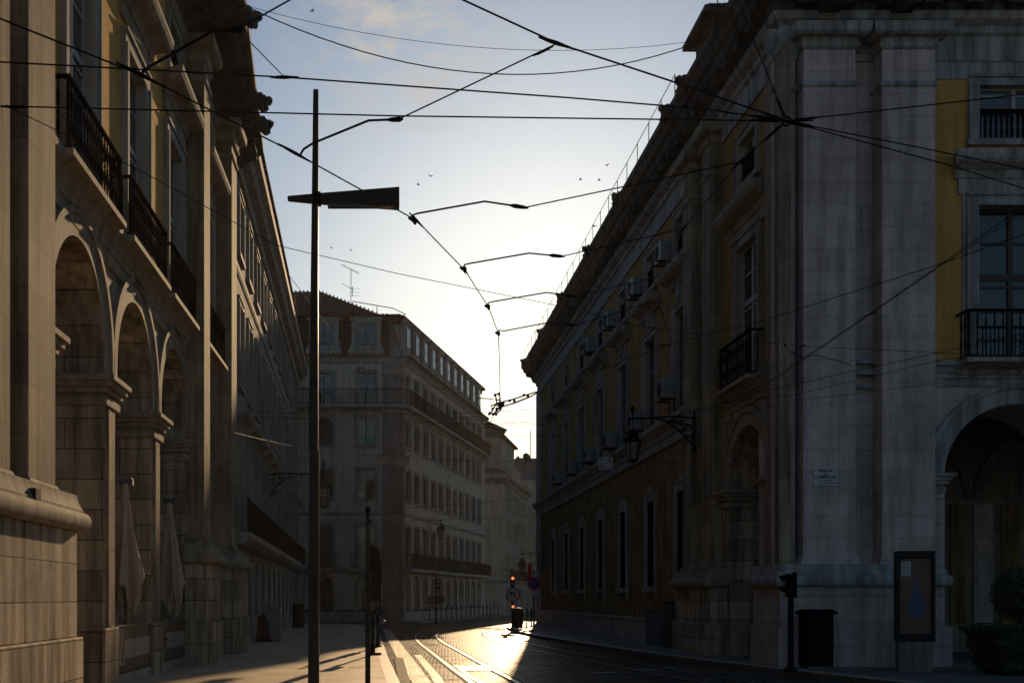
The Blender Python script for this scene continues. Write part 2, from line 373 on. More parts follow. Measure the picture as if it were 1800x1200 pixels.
def pedestal(F, s0, s1, o, z1, mat='stone_blocks', step=1.1, parts=None):
    m = MB(); m.box(s0, s1, 0, o, step, z1-.42); m.box(s0-.07, s1+.07, 0, o+.07, 0, step)
    F.put(m, 'pedestal', mat, bevel=.015)
    t = MB(); stackz(t, s0, s1, 0, o, torus_prof(z1-.42, .5, .16)); F.put(t, 'pedestal_moulding', 'stone_cool_smooth' if 'cool' in mat else 'stone_smooth', bevel=.012)
def pilaster(F, s0, s1, o, z0, neck, cap0, cap1, mat='stone_shaft', mat2='stone_smooth'):
    m = MB(); frust(m, s0, s1, 0, o, z0, z0+.22, .12, .02); m.box(s0, s1, 0, o, z0+.22, cap0); F.put(m, 'pilaster', mat, bevel=.008)
    c = MB(); stack(c, s0, s1, 0, o, [(neck, .02), (neck+.04, .05), (neck+.1, .05), (neck+.13, .02)]); F.put(c, 'necking', mat2); c = MB()
    stack(c, s0, s1, 0, o, [(cap0, .02), (cap0+.05, .07), (cap0+.12, .07)]); stack(c, s0, s1, 0, o, [(cap0+.12, .04), (cap0+.3, .07), (cap1-.25, .2), (cap1-.2, .26), (cap1, .28)])
    F.put(c, 'capital', mat2)
def arch_dress(F, c, w, L, mat):
    m = MB(); r = w/2
    ring(m, c, r+.0, r+.34, L['spring'], -.02, .05, 22, ext=.25); ring(m, c, r+.34, r+.46, L['spring'], -.02, .10, 22, ext=.25)
    F.put(m, 'archivolt', mat)
def imposts(F, s0, s1, L, mat, thick=1.7, o=.03):
    """moulded band capping the pier between two arches; wraps its jambs"""
    m = MB(); z0, z1 = L['imp']; h = z1-z0
    for a, b, e in ((0, .3, .06), (.3, .42, .02), (.42, .62, .10), (.62, .8, .17), (.8, 1, .23)):
        m.box(s0-e, s1+e, -thick-e, o+e, z0+h*a, z0+h*b)
    F.put(m, 'impost', mat, bevel=.01)
def belt(F, s0, s1, L, mat, o=0):
    z0, z1 = L['belt']; h = z1-z0; m = MB()
    m.prof(s0, s1, [(-.05, z0), (.06+o, z0), (.06+o, z0+h*.28), (.10+o, z0+h*.32), (.10+o, z0+h*.5), (.15+o, z0+h*.56), (.2+o, z0+h*.75), (.27+o, z0+h*.8), (.27+o, z1), (-.05, z1)])
    F.put(m, 'string_course', mat)
def surround(F, c, w, zb, zt, fw=.28, o=.08, mat='stone_frame', sill=True, ear=0):
    m = MB(); q = .004; m.box(c-w/2-fw, c-w/2+q, -.36, o, zb, zt-q); m.box(c+w/2-q, c+w/2+fw, -.36, o, zb, zt-q); m.box(c-w/2-fw-ear, c+w/2+fw+ear, -.36, o+.002, zt-q, zt+fw)
    m.box(c-w/2-fw, c-w/2-fw+.07, o, o+.04, zb, zt); m.box(c+w/2+fw-.07, c+w/2+fw, o, o+.04, zb, zt); m.box(c-w/2-fw-ear, c+w/2+fw+ear, o+.002, o+.045, zt+fw-.07, zt+fw)
    if sill: m.box(c-w/2-fw-.05, c+w/2+fw+.05, -.2, o+.06, zb-.14, zb)
    F.put(m, 'window_surround', mat)
def hood(F, c, hw, z0, z1, mat='stone_frame', out_=.5, frieze=0):
    m = MB(); h = z1-z0
    m.prof(c-hw+.18, c+hw-.18, [(0, z0), (.10, z0), (.14, z0+h*.3), (.24, z0+h*.4), (out_-.1, z0+h*.5), (out_-.04, z0+h*.62), (out_, z0+h*.8), (out_, z1), (0, z1)], .4, .4)
    if frieze: m.box(c-hw+.25, c+hw-.25, 0, .07, z0-frieze, z0)
    F.put(m, 'window_hood', mat)
def mezz(F, c, w, z0, z1, mat='stone_frame', rows=(.5,)):
    surround(F, c, w, z0, z1, .24, .07, mat)
    window(F, c, w, z0, z1, .12, 1, rows, 'white_frame')
    m = MB(); k = int(w/.13)
    for i in range(k+1): m.lathe([(a, z0+.05+.62*b) for a, b in BAL], (c-w/2+.06+(w-.12)*i/k, .04), 5)
    m.box(c-w/2, c+w/2, -.07, .0, z0+.66, z0+.73); m.box(c-w/2, c+w/2, -.06, -.02, z0+.01, z0+.05)
    F.put(m, 'window_guard', 'iron')
def balcony(F, c, hw, z, o, mat, h=1.1, step=.15):
    m = MB(); m.prof(c-hw-.08, c+hw+.08, [(0, z-.3), (.14, z-.3), (.2, z-.2), (o-.08, z-.14), (o+.1, z-.1), (o+.1, z), (0, z)])
    F.put(m, 'balcony_slab', mat)
    balustrade(F, c-hw, c+hw, .0, o, z, h, step*1.12, r=.72, post=.024)

# ================================================================ left arcaded palace
pal = thing('arcaded_palace', 'long sunlit stone arcade building with yellow upper walls and four iron balconies', 'building', (-5, 20, 0))
class FW(Facade):
    """facade given in world coordinates; parts are placed relative to the root"""
    def __init__(s, root, ox, oy, deg):
        super().__init__(root, ox-root.location.x, oy-root.location.y, deg)
FL = FW(pal, -5.0, 0, 90)
LL = dict(spring=5.85, imp=(5.0, 5.5), belt=(7.5, 8.2), win=(8.2, 12.0), hood=(12.75, 13.25), mz=(13.6, 14.75), neck=14.3, cap=(14.75, 15.35), cor=16.3)
bays = [(10.0, 3.05), (13.85, 0), (17.775, 3.05), (21.7, 3.05), (25.6, 3.05), (30.0, 3.0)]
arches = [b for b in bays if b[1]]
m = MB(); wall(m, 5, 35, 0, 7.55, [(c, w, -.01, LL['spring'], 'arch') for c, w in arches], 1.7); FL.put(m, 'arcade_wall', 'stone_blocks')
m = MB(); wall(m, 5, 35, 8.15, 15.4, [(c, 1.5, 8.2, 12.0, 'rect') for c, w in arches]+[(c, 1.3, LL['mz'][0], LL['mz'][1], 'rect') for c, w in arches], .6); FL.put(m, 'upper_wall', 'plaster_yellow')
m = MB(); m.box(5, 35, -.62, -.05, 7.55, 8.15); m.box(5, 35, -5.2, -4.9, 0, 7.4); m.box(5, 5.3, -4.9, -1.7, 0, 7.4); m.box(34.7, 35, -4.9, -1.7, 0, 7.4); m.box(5, 35, -5.2, -1.7, 7.4, 7.7); F_ = FL.put(m, 'inner_wall', 'interior_stone')
m = MB(); m.box(5, 35, -14, -.62, 8.3, 15.6); FL.put(m, 'building_mass', 'plaster_grey')
for s0, s1 in ((15.9, 16.25), (19.3, 20.1+.07), (23.22, 24.07), (27.13, 28.5), (31.5, 31.9)):
    imposts(FL, s0, s1, LL, 'stone_smooth')
for c, w in arches:
    arch_dress(FL, c, w, LL, 'stone_smooth')
    surround(FL, c, 1.5, 8.2, 12.0, .3, .09, sill=False); window(FL, c, 1.5, 8.2, 12.0, .10, 1, (.17, .36, .55, .60, .8), 'white_frame', top=.60)
    hood(FL, c, 1.45, 12.75, 13.25, 'stone_smooth', .5, .3)
    mezz(FL, c, 1.3, *LL['mz'])
    m = MB()   # thin vertical stone strips beside the arch spandrel
    m.box(c-1.75, c+1.75, 0, .045, 12.55, 12.62) if False else None
for c, hw in ((17.775, 1.55), (21.7, 1.6), (25.35, 1.45), (30.0, 1.5), (10, 1.5)):
    balcony(FL, c, hw, 8.2, .3, 'stone_smooth')
for s0, s1 in ((5, 11.95), (15.3, 26.9), (28.4, 31.6)):
    belt(FL, s0, s1, LL, 'stone_smooth')
# cornice: overhang narrows towards the far end
m = MB()
def taper(mb, pr0, pr1, s0, s1):
    n = len(pr0); a = [(s0, -p[0], p[1]) for p in pr0]; b = [(s1, -p[0], p[1]) for p in pr1]
    mb.add(a+b, [tuple(range(n)), tuple(reversed(range(n, 2*n)))]+[(i, i+n, (i+1) % n+n, (i+1) % n) for i in range(n)])
def cprof(o, top): return [(-.3, 15.35), (.12, 15.35), (.16, 15.5), (.3, 15.58), (.34, 15.7), (o*.75, 15.78), (o*.8, 15.86), (o-.12, 15.92), (o, 16.0), (o, top), (-.3, top)]
taper(m, cprof(1.5, 16.3), cprof(1.5, 16.3), 5, 27); taper(m, cprof(1.5, 16.3), cprof(.92, 16.3), 27, 35.9)
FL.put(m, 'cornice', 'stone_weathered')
m = MB(); taper(m, [(-.2, 15.1), (.07, 15.1), (.10, 15.2), (.10, 15.35), (-.2, 15.35)], [(-.2, 15.1), (.07, 15.1), (.10, 15.2), (.10, 15.35), (-.2, 15.35)], 5, 35.0); FL.put(m, 'frieze', 'stone_smooth')
m = MB()
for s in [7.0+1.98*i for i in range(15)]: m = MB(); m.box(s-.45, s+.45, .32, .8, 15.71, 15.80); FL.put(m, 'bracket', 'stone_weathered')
def blob(mb, c, r, seed, n=8):
    rr = random.Random(seed); vs = []; fs = []
    for i in range(1, n):
        th = math.pi*i/n
        for k in range(n*2):
            ph = math.pi*k/n; q = r*(1+rr.uniform(-.28, .28)); vs.append((c[0]+q*math.sin(th)*math.cos(ph), c[1]+q*math.sin(th)*math.sin(ph), c[2]+q*math.cos(th)))
    N = n*2
    for i in range(n-2):
        for k in range(N): fs.append((i*N+k, (i+1)*N+k, (i+1)*N+(k+1) % N, i*N+(k+1) % N))
    fs += [tuple(range(N)), tuple(reversed(range(len(vs)-N, len(vs))))]; mb.add(vs, fs)
def ornament(F, s, o, z, seed, name='cornice_ornament', k=1.0, mat='stone_weathered'):
    m = MB(); blob(m, (s, -o, z), .20*k, seed); blob(m, (s+.1*k, -o-.17*k, z+.1*k), .13*k, seed+1); blob(m, (s-.12*k, -o-.08*k, z-.2*k), .13*k, seed+2); blob(m, (s, -o+.05, z+.22*k), .1*k, seed+3)
    m.box(s-.16*k, s+.16*k, o-.5*k, o-.1*k, z-.3*k, z+.12*k); F.put(m, name, mat)
for s, o in ((27.6, 1.45), (32.3, 1.2), (33.9, 1.08), (23.6, 1.5), (14.5, 1.5)): ornament(FL, s, o+.08, 16.05, int(s*10), k=.95)
m = MB(); m.add([(5, .4, 16.3), (35.9, .4, 16.3), (35.9, 7, 18.0), (5, 7, 18.0), (5, 14, 16.3), (35.9, 14, 16.3)], [(0, 1, 2, 3), (3, 2, 5, 4), (1, 5, 2), (0, 3, 4)]); FL.put(m, 'roof', 'tile_red')
for s0, s1 in ((12.15, 13.3), (13.97, 15.1), (27.2, 28.1), (31.95, 33.0)):
    pilaster(FL, s0, s1, .45, 2.95, LL['neck'], *LL['cap'])
pedestal(FL, 11.95, 15.55, .62, 3.0); pedestal(FL, 27.0, 28.7, .62, 2.9); pedestal(FL, 31.8, 34.3, .62, 2.9)
# water spout in the dip of the near pedestal moulding
m = MB(); m.raw(13.42, 13.62, -.72, -.3, 2.82, 2.98); FL.put(m, 'stone_spout', 'stone_weathered')
# pier feet
for s0, s1 in ((15.62, 16.25), (19.3, 20.17), (23.22, 24.07)): m = MB(); m.box(s0-.05, s1+.05, 0.002, .07, 0, 1.12); FL.put(m, 'pier_base', 'stone_blocks', bevel=.01)
for s0, s1 in ((15.6, 16.0), (19.52, 19.95), (23.44, 23.85)): m = MB(); m.box(s0, s1, .001, .06, 1.15, 4.98); FL.put(m, 'pier_strip', 'stone_shaft')

# ================================================================ second building on the left
A2 = 91.64
row = thing('terraced_house_row', 'grey shaded terraced block with a long iron balcony, beyond the sunlit arcade', 'building', (-5, 50, 0))
def onrow(d, a=-3.95): return (a-.0287*d, d)
FR = FW(row, *onrow(35), A2); E = 37.0       # s = d-35
top_w = [2.2+3.05*i for i in range(12)]
m = MB()
ops = []
for c in top_w: ops += [(c, 1.15, 13.0, 14.9, 'rect'), (c, 1.2, 8.7, 11.4, 'rect'), (c, 1.2, 3.9, 7.0, 'rect')]
wall(m, 0, E, 3.75, 15.7, ops, .5); FR.put(m, 'upper_wall', 'plaster_grey')
m = MB(); gops = [(c, 1.35, .1 if i % 2 else .9, 2.7, 'seg', .3) for i, c in enumerate(top_w)]
wall(m, 0, E, 0, 3.35, gops, .5); FR.put(m, 'ground_floor_wall', 'stone_frame')
m = MB(); m.box(0, E, -12, -.55, 0, 15.9); FR.put(m, 'building_mass', 'interior_dark')
m = MB(); m.prof(0, E, [(-.3, 3.35), (.35, 3.35), (.5, 3.48), (.55, 3.55), (.55, 3.74), (-.3, 3.74)]); FR.put(m, 'balcony_slab', 'stone_frame')
m = MB(); k = int(E/.14)
for i in range(k+1): m.raw(i*E/k-.009, i*E/k+.009, -.51, -.49, 3.76, 4.72)
m.box(0, E, .47, .53, 4.7, 4.75); m.box(0, E, .48, .52, 3.8, 3.84)
for i in range(13): m.box(i*E/12-.03, i*E/12+.03, .46, .54, 3.74, 4.8)
FR.put(m, 'balcony_railing', 'iron_dark')
for i, c in enumerate(top_w):
    for z0, z1, rows in ((13.0, 14.9, (.5,)), (8.7, 11.4, (.35, .7)), (3.9, 7.0, (.35, .7))):
        surround(FR, c, 1.2 if z0 < 12 else 1.15, z0, z1, .2, .05, 'stone_frame', sill=z0 > 5)
        window(FR, c, 1.2 if z0 < 12 else 1.15, z0, z1, .09, 1, rows, 'white_frame')
    hood(FR, c, 1.05, 7.35, 7.7, 'stone_frame', .42, .2)
    window(FR, c, 1.35, .1 if i % 2 else .9, 3.0, .3, 1, (.7,), 'iron')
m = MB(); m.prof(-.3, E+.4, [(-.3, 15.5), (.1, 15.5), (.15, 15.75), (.4, 15.85), (.5, 16.05), (.68, 16.15), (.7, 16.5), (.55, 16.55), (-.3, 16.55)]); m.prof(0, E, [(-.2, 12.2), (.04, 12.2), (.08, 12.3), (.08, 12.4), (-.2, 12.4)]); FR.put(m, 'cornice', 'stone_frame')
m = MB()
for i in range(int(E/.26)): m.raw(.1+i*.26, .24+i*.26, -.78, .2, 16.55, 16.64)
m.add([(0, -.68, 16.56), (E, -.68, 16.56), (E, 5.5, 19.2), (0, 5.5, 19.2), (0, 12, 16.5), (E, 12, 16.5)], [(0, 1, 2, 3), (3, 2, 5, 4), (1, 5, 2), (0, 3, 4)]); FR.put(m, 'roof', 'tile_red')
for s, hh in ((2.6, 17.6), (6.8, 17.5), (14.5, 18.1)):
    m = MB(); m.raw(s-.8, s+.8, .05, 3.5, 16.6, hh); dn = FR.put(m, 'dormer', 'plaster_red')
    t = MB(); t.add([(s-1, -.25, hh-.1), (s, -.25, hh+.5), (s+1, -.25, hh-.1), (s-1, 4, hh-.1), (s, 4, hh+.5), (s+1, 4, hh-.1), (s-1, -.25, hh), (s, -.25, hh+.62), (s+1, -.25, hh), (s-1, 4, hh), (s, 4, hh+.62), (s+1, 4, hh)],
        [(0, 1, 7, 6), (1, 2, 8, 7), (6, 7, 10, 9), (7, 8, 11, 10), (0, 3, 4, 1), (1, 4, 5, 2)])
    for i in range(9):
        for sx in (-1, 1):
            x = s+sx*(i+.5)/9*1.0; z = hh+.6-.62*(i+.5)/9; t.raw(x-.045, x+.045, -.33, -.2, z-.02, z+.09)
    t.build('dormer_roof', 'tile_red', dn)
    t = MB(); t.raw(s-.45, s+.45, .0, .06, 16.75, hh-.15); t.build('dormer_window', 'glass_dark', dn)

# ================================================================ right palace (corner)
pr = thing('corner_palace', 'dark corner palace with pale stone pilasters, yellow wall panels and an arch facing the square', 'building', (9.05, 25.5, 0))
FS = FW(pr, 9.05, 0, -90); FQ = FW(pr, 0, 25.5, 0)
LR = dict(spring=4.5, imp=(4.05, 4.5), belt=(6.5, 7.05), win=(7.05, 10.65), hood=(11.2, 11.75), mz=(12.15, 13.35), neck=13.15, cap=(14.0, 14.5), cor=15.95)
CB, CS, CM = 'stone_cool', 'stone_cool_shaft', 'stone_cool_smooth'
# square side
sqa = [(14.4, 3.35), (18.6, 3.35), (22.8, 3.35)]
m = MB(); wall(m, 9.05, 26, 0, 6.55, [(c, w, -.01, 4.42, 'arch') for c, w in sqa], 1.7); FQ.put(m, 'arcade_wall', CB)
m = MB(); wall(m, 9.05, 12.4, 6.55, 14.95, [], .6); FQ.put(m, 'corner_wall', CB)
m = MB(); wall(m, 12.4, 26, 7.0, 14.0, [(c, 1.8, 7.05, 10.65, 'rect') for c, w in sqa]+[(c, 1.75, 12.15, 13.4, 'rect') for c, w in sqa], .6); FQ.put(m, 'upper_wall', 'plaster_mustard')
m = MB(); m.box(12.4, 26, -.3, .03, 13.55, 14.95)
for c, w in sqa: m.box(c-1.25, c-1.08, 0, .05, 7.05, 11.2); m.box(c+1.08, c+1.25, 0, .05, 7.05, 11.2)
FQ.put(m, 'frieze', CM)
LQ = dict(LR); LQ['spring'] = 4.42
for c, w in sqa:
    arch_dress(FQ, c, w, LQ, CM)
    surround(FQ, c, 1.8, 7.05, 10.65, .28, .09, CM, sill=False); window(FQ, c, 1.8, 7.05, 10.65, .25, 1, (.16, .34, .5, .56, .78), 'wood_frame', fw=.07, top=.56)
    hood(FQ, c, 1.6, 11.25, 11.8, CM, .45, .35); mezz(FQ, c, 1.75, 12.15, 13.4, CM, (.85,))
    balcony(FQ, c, 1.36, 7.05, .52, CM, 1.1, .17)
belt(FQ, 12.4, 26, LR, CM)
for s0, s1 in ((12.3, 12.725), (16.075, 16.925), (20.275, 21.125)):
    m = MB(); z0, z1 = LR['imp']; h = z1-z0
    for a, b, e in ((0, .3, .04), (.3, .45, .0), (.45, .65, .08), (.65, .82, .14), (.82, 1, .2)): m.box(s0-(e if s0 > 13 else 0), s1+e, -1.7-e, .03+e, z0+h*a, z0+h*b)
    FQ.put(m, 'impost', CM)
# interior of the arcade
m = MB(); m.box(9.6, 26, -6.4, -6.0, 0, 7); m.box(9.6, 26, -6.0, -1.7, 6.45, 6.7); m.box(25.6, 26, -6, -1.7, 0, 6.5); FQ.put(m, 'inner_wall', 'interior_stone')
m = MB()
for x0, x1 in ((10.3, 11.2), (12.6, 13.6), (15.2, 15.6), (16.55, 17.1), (18.1, 18.8)): m = MB(); m.box(x0, x1, -6.0, -5.93, .95, 4.3); FQ.put(m, 'inner_pilaster', CB)
m = MB()
for x0, x1 in ((15.9, 16.34), (17.34, 17.85), (14.6, 15.0)): m = MB(); m.box(x0, x1, -6.0, -5.95, .9, 4.3); FQ.put(m, 'yellow_panel', 'plaster_ochre')
m = MB(); m.box(9.6, 26, -6.0, -5.9, 4.3, 4.45); m.box(9.6, 26, -6.0, -5.9, 0, .9)
for c in (14.4, 18.6):
    ring(m, c, 1.9, 2.05, 4.45, -6.0, -5.85, 14)
    for k in range(10):                                  # groin ribs of the vault
        a0, a1 = math.pi*k/10, math.pi*(k+1)/10
        for sg in (1, -1):
            p0 = (c-1.95*math.cos(a0), 4.4+1.95*math.sin(a0)); p1 = (c-1.95*math.cos(a1), 4.4+1.95*math.sin(a1))
            y0, y1 = (1.8+4.1*k/10, 1.8+4.1*(k+1)/10); 
            if sg < 0: y0, y1 = 7.7-y0, 7.7-y1
            m.tube([(p0[0], y0, p0[1]), (p1[0], y1, p1[1])], .05, 5)
FQ.put(m, 'vault_ribs', 'interior_stone')
# street side : s = -y
sa = -28.0
m = MB(); wall(m, -33.4, -25.9, 0, 6.549, [(sa, 3.0, -.01, 4.5, 'arch')], 1.7); FS.put(m, 'arcade_wall', 'stone_blocks')
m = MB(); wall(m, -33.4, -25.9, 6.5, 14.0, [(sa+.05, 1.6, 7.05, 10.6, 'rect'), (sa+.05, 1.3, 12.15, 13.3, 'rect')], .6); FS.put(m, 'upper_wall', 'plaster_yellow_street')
LS = dict(LR)
arch_dress(FS, sa, 3.0, LS, 'stone_smooth'); belt(FS, -29.5, -26.3, LR, 'stone_smooth')
imposts(FS, -30.2, -29.5, LS, 'stone_smooth'); imposts(FS, -26.5, -26.1, LS, 'stone_smooth')
surround(FS, sa+.05, 1.6, 7.05, 10.6, .28, .09, 'stone_smooth', sill=False); window(FS, sa+.05, 1.6, 7.05, 10.6, .10, 1, (.17, .36, .55, .60, .8), 'white_frame', top=.6)
hood(FS, sa+.05, 1.6, 11.1, 11.65, 'stone_smooth', .45, .3); mezz(FS, sa+.05, 1.3, 12.15, 13.3, 'stone_smooth')
balcony(FS, sa+.05, 1.2, 7.05, .36, 'stone_smooth')
m = MB(); wall(m, -67.5, -33.4, 7.25, 14.0, [], .6) if False else None
wc = [-33.8-4.56*i for i in range(7)]
wc[0] = -34.3
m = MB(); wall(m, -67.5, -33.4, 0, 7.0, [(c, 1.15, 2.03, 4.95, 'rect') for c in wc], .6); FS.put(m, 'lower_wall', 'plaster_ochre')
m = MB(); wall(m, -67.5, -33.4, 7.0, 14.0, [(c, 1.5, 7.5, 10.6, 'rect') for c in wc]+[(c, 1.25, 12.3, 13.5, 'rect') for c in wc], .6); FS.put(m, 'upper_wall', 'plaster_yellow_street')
m = MB(); m.box(-67.5, -33.4, 0, .14, 0, .85); m.box(-67.5, -33.4, 0, .18, .85, .95); m.box(-67.7, -66.4, -.3, .12, 0, 14); m.box(-36.9, -35.2, .0, .22, .95, 1.1) ; FS.put(m, 'plinth', 'stone_cool')
m = MB(); m.prof(-67.7, -33.2, [(-.05, 6.55), (.08, 6.55), (.08, 6.8), (.13, 6.85), (.13, 7.0), (.22, 7.08), (.26, 7.15), (.34, 7.2), (.34, 7.34), (-.05, 7.34)]); FS.put(m, 'string_course', 'stone_frame')
for i, c in enumerate(wc):
    w = 1.15; m = MB(); fw = .26
    m.box(c-w/2-fw, c-w/2, -.3, .07, 1.75, 4.95); m.box(c+w/2, c+w/2+fw, -.3, .07, 1.75, 4.95); m.box(c-w/2-fw, c+w/2+fw, -.3, .071, 4.95, 5.2)
    m.prism([(c+.5, 5.2), (c-.5, 5.2), (c-.42, 5.34), (c-.2, 5.38), (c-.1, 5.5), (c+.1, 5.5), (c+.2, 5.38), (c+.42, 5.34)], 0, .09)
    m.box(c-w/2-fw-.05, c+w/2+fw+.05, -.3, .12, 1.85, 2.03); m.box(c-w/2-.2, c-w/2-.05, 0, .06, 1.6, 1.85); m.box(c+w/2+.05, c+w/2+.2, 0, .06, 1.6, 1.85)
    FS.put(m, 'window_surround', 'stone_frame')
    f = window(FS, c, w, 2.03, 4.95, .34, 1, (.33, .66), 'iron')
    gmb = MB()
    for k in range(8): gmb.tube([(c-w/2+.08+k*(w-.16)/7, .12, 2.05), (c-w/2+.08+k*(w-.16)/7, .12, 4.93)], .012, 5)
    for k in range(5): gmb.box(c-w/2, c+w/2, -.13, -.11, 2.3+k*.6, 2.33+k*.6)
    FS.put(gmb, 'window_grille', 'iron_dark')
    surround(FS, c, 1.5, 7.5, 10.6, .26, .08, 'stone_frame'); window(FS, c, 1.5, 7.5, 10.6, .12, 1, (.3, .6, .64), 'grey_frame', top=.64)
    hood(FS, c, 1.35, 11.4, 11.9, 'stone_frame', .48, .0)
    m = MB(); ring(m, c, .3, .42, 10.9, 0, .12, 8); m.box(c-.5, c+.5, 0, .06, 10.86, 11.4); m.box(c-.14, c+.14, .06, .16, 10.95, 11.35); FS.put(m, 'window_crest', 'stone_frame')
    mezz(FS, c, 1.25, 12.3, 13.5)
# pilasters
for s0, s1 in ((-30.9, -30.2), (-32.95, -32.05)): pilaster(FS, s0, s1, .35, 2.35, LR['neck'], *LR['cap'], mat='stone_shaft')
pedestal(FS, -33.2, -29.7, .5, 2.35, 'stone_blocks', .95)
m = MB(); m.box(-26.0, -25.02, 0, .27, 2.3, 14.0); FS.put(m, 'corner_pilaster', 'stone_shaft', bevel=.01)
pilaster(FQ, 9.32, 10.5, .5, 2.35, LR['neck'], *LR['cap'], mat=CS, mat2=CM)
pilaster(FQ, 11.1, 12.3, .5, 2.35, LR['neck'], *LR['cap'], mat=CS, mat2=CM)
m = MB(); m.box(8.76, 9.25, 0, .2, 2.3, 13.9); FQ.put(m, 'corner_return', CS, bevel=.008)
m = MB(); m.box(10.5, 11.1, 0, .13, 7.0, 7.1); FQ.put(m, 'panel_moulding', CM); m = MB(); m.box(10.5, 11.1, 0, .16, 6.75, 6.85); FQ.put(m, 'panel_moulding', CM); m = MB(); m.box(10.5, 11.1, 0, .1, 6.45, 6.55); FQ.put(m, 'panel_moulding', CM); m = MB(); m.box(10.5, 11.1, 0, .1, 14.1, 14.5); FQ.put(m, 'panel_moulding', CM)
m = MB(); stack(m, 8.76, 9.25, 0, .2, [(13.15, .02), (13.2, .05), (13.27, .05), (13.3, .02)]); stack(m, 8.76, 9.25, 0, .2, [(13.9, .02), (14.05, .05), (14.3, .14), (14.5, .2)]);
FQ.put(m, 'corner_mouldings', CM)
# pedestal of the corner: one L-shaped block
m = MB(); m.raw(8.69-9.05, 12.35-9.05, 24.7-25.5, 25.5-25.5+.4, 1.0, 1.95); m.raw(8.69-9.05, 9.05-9.05+.3, .4, 1.0, 1.0, 1.95)
m.raw(8.63-9.05, 12.5-9.05, 24.62-25.5, .42, 0, 1.0); m.raw(8.63-9.05, .32, .42, 1.05, 0, 1.0)
m.build('pedestal', CB, pr, bevel=.015)
m = MB(); m2 = Facade(pr, 0, 0, 0)
stackz(m, -.36, 3.3, -.4, .8, torus_prof(1.9, .5, .13)); stackz(m, -.36, .3, -1.0, -.4, torus_prof(1.9, .5, .131))
m.build('pedestal_moulding', CM, pr, bevel=.01)
m = MB(); m.box(12.35, 12.725, 0, .06, 0, 4.04); FQ.put(m, 'pier_base', CB)
# entablature and cornice, both sides, mitred at the corner (world coordinates relative to the root)
def loop_prof(mb, path, pr, flip=1):
    """sweep profile (out,z) along a plan path with mitred corners; out is to the right of travel"""
    pts = [Vector((p[0], p[1])) for p in path]; n = len(pr); vs = []
    for i, p in enumerate(pts):
        d0 = (pts[i]-pts[i-1]).normalized() if i else None; d1 = (pts[i+1]-pts[i]).normalized() if i < len(pts)-1 else None
        n0 = Vector((d0.y, -d0.x)) if d0 else None; n1 = Vector((d1.y, -d1.x)) if d1 else None
        if n0 is None: nn = n1
        elif n1 is None: nn = n0
        else: nn = (n0+n1); nn = nn/(nn.dot(n0))
        vs += [(p.x+nn.x*q[0]*flip, p.y+nn.y*q[0]*flip, q[1]) for q in pr]
    fs = []
    for i in range(len(pts)-1):
        for k in range(n): fs.append((i*n+k, i*n+(k+1) % n, (i+1)*n+(k+1) % n, (i+1)*n+k))
    fs += [tuple(reversed(range(n))), tuple(range(len(vs)-n, len(vs)))]; mb.add(vs, fs)
path = [(.0+5, 42.1), (0, 42.1), (0, 0), (17, 0)]     # far end return, street side, corner, square side (out = right of travel)
path = [(p[0], p[1]) for p in path]
# travel from far end to the near corner along x=0: direction -y, right side = -x (street); then +x: right side = -y (square)
m = MB(); loop_prof(m, path, [(-.4, 13.95), (.06, 13.95), (.06, 14.5), (.14, 14.56), (.14, 14.7), (.3, 14.8), (.36, 14.95), (-.4, 14.95)]); m.build('entablature', 'stone_cool_smooth', pr)
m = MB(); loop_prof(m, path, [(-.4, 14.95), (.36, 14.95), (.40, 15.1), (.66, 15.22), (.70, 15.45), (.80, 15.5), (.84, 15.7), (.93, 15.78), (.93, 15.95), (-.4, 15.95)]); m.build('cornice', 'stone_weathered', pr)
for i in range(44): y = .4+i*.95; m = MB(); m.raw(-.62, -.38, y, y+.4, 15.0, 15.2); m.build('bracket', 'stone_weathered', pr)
for i in range(17): x = .1+i*.95; m = MB(); m.raw(x, x+.4, -.62, -.38, 15.0, 15.2); m.build('bracket', 'stone_weathered', pr)
FQs = Facade(pr, 0, 0, 0)
for x, sd_ in ((.9, 3), (2.55, 9)): ornament(FQs, x, .95, 15.35, sd_, k=1.5)
FSs = Facade(pr, 0, 0, -90)
for y in (1.5, 5.2, 7.0, 14.0, 20.0, 27, 34, 41.5): ornament(FSs, -y, .95, 15.85, int(y*7), k=.8)
m = MB(); m.raw(.7, 17, 6.5, 42, 0, 15.0); m.raw(.7, 17, 1.0, 6.5, 6.8, 15.0); m.raw(.6, 17, .5, 1.0, 14.9, 15.6); m.build('building_mass', 'interior_dark', pr)
m = MB(); m.add([(-.7, -.7, 15.96), (18, -.7, 15.96), (18, 42.5, 15.96), (-.7, 42.5, 15.96), (5, 5, 17.6), (12, 5, 17.6), (12, 36, 17.6), (5, 36, 17.6)], [(0, 1, 5, 4), (1, 2, 6, 5), (2, 3, 7, 6), (3, 0, 4, 7), (4, 5, 6, 7)]); m.build('roof', 'tile_red', pr)
m = MB(); yy = [3.0+i*1.6 for i in range(25)]
for y in yy[2:]: m.tube([(-.9, y, 15.9), (-.9, y, 16.6)], .014, 5)
m.tube([(-.9, yy[2], 16.58), (-.9, yy[-1], 16.58)], .012, 5); m.build('roof_rail', 'iron', pr)
m = MB(); m.raw(-.3, 2.2, 4.4, 6.2, 15.96, 17.35); dm = m.build('roof_box', 'stone_weathered', pr)
m = MB(); m.raw(-.62, 2.4, 4.15, 6.45, 17.352, 17.5); m.raw(-.5, 2.3, 4.25, 6.35, 17.5, 17.58); m.build('roof_box_cap', 'stone_weathered', dm)
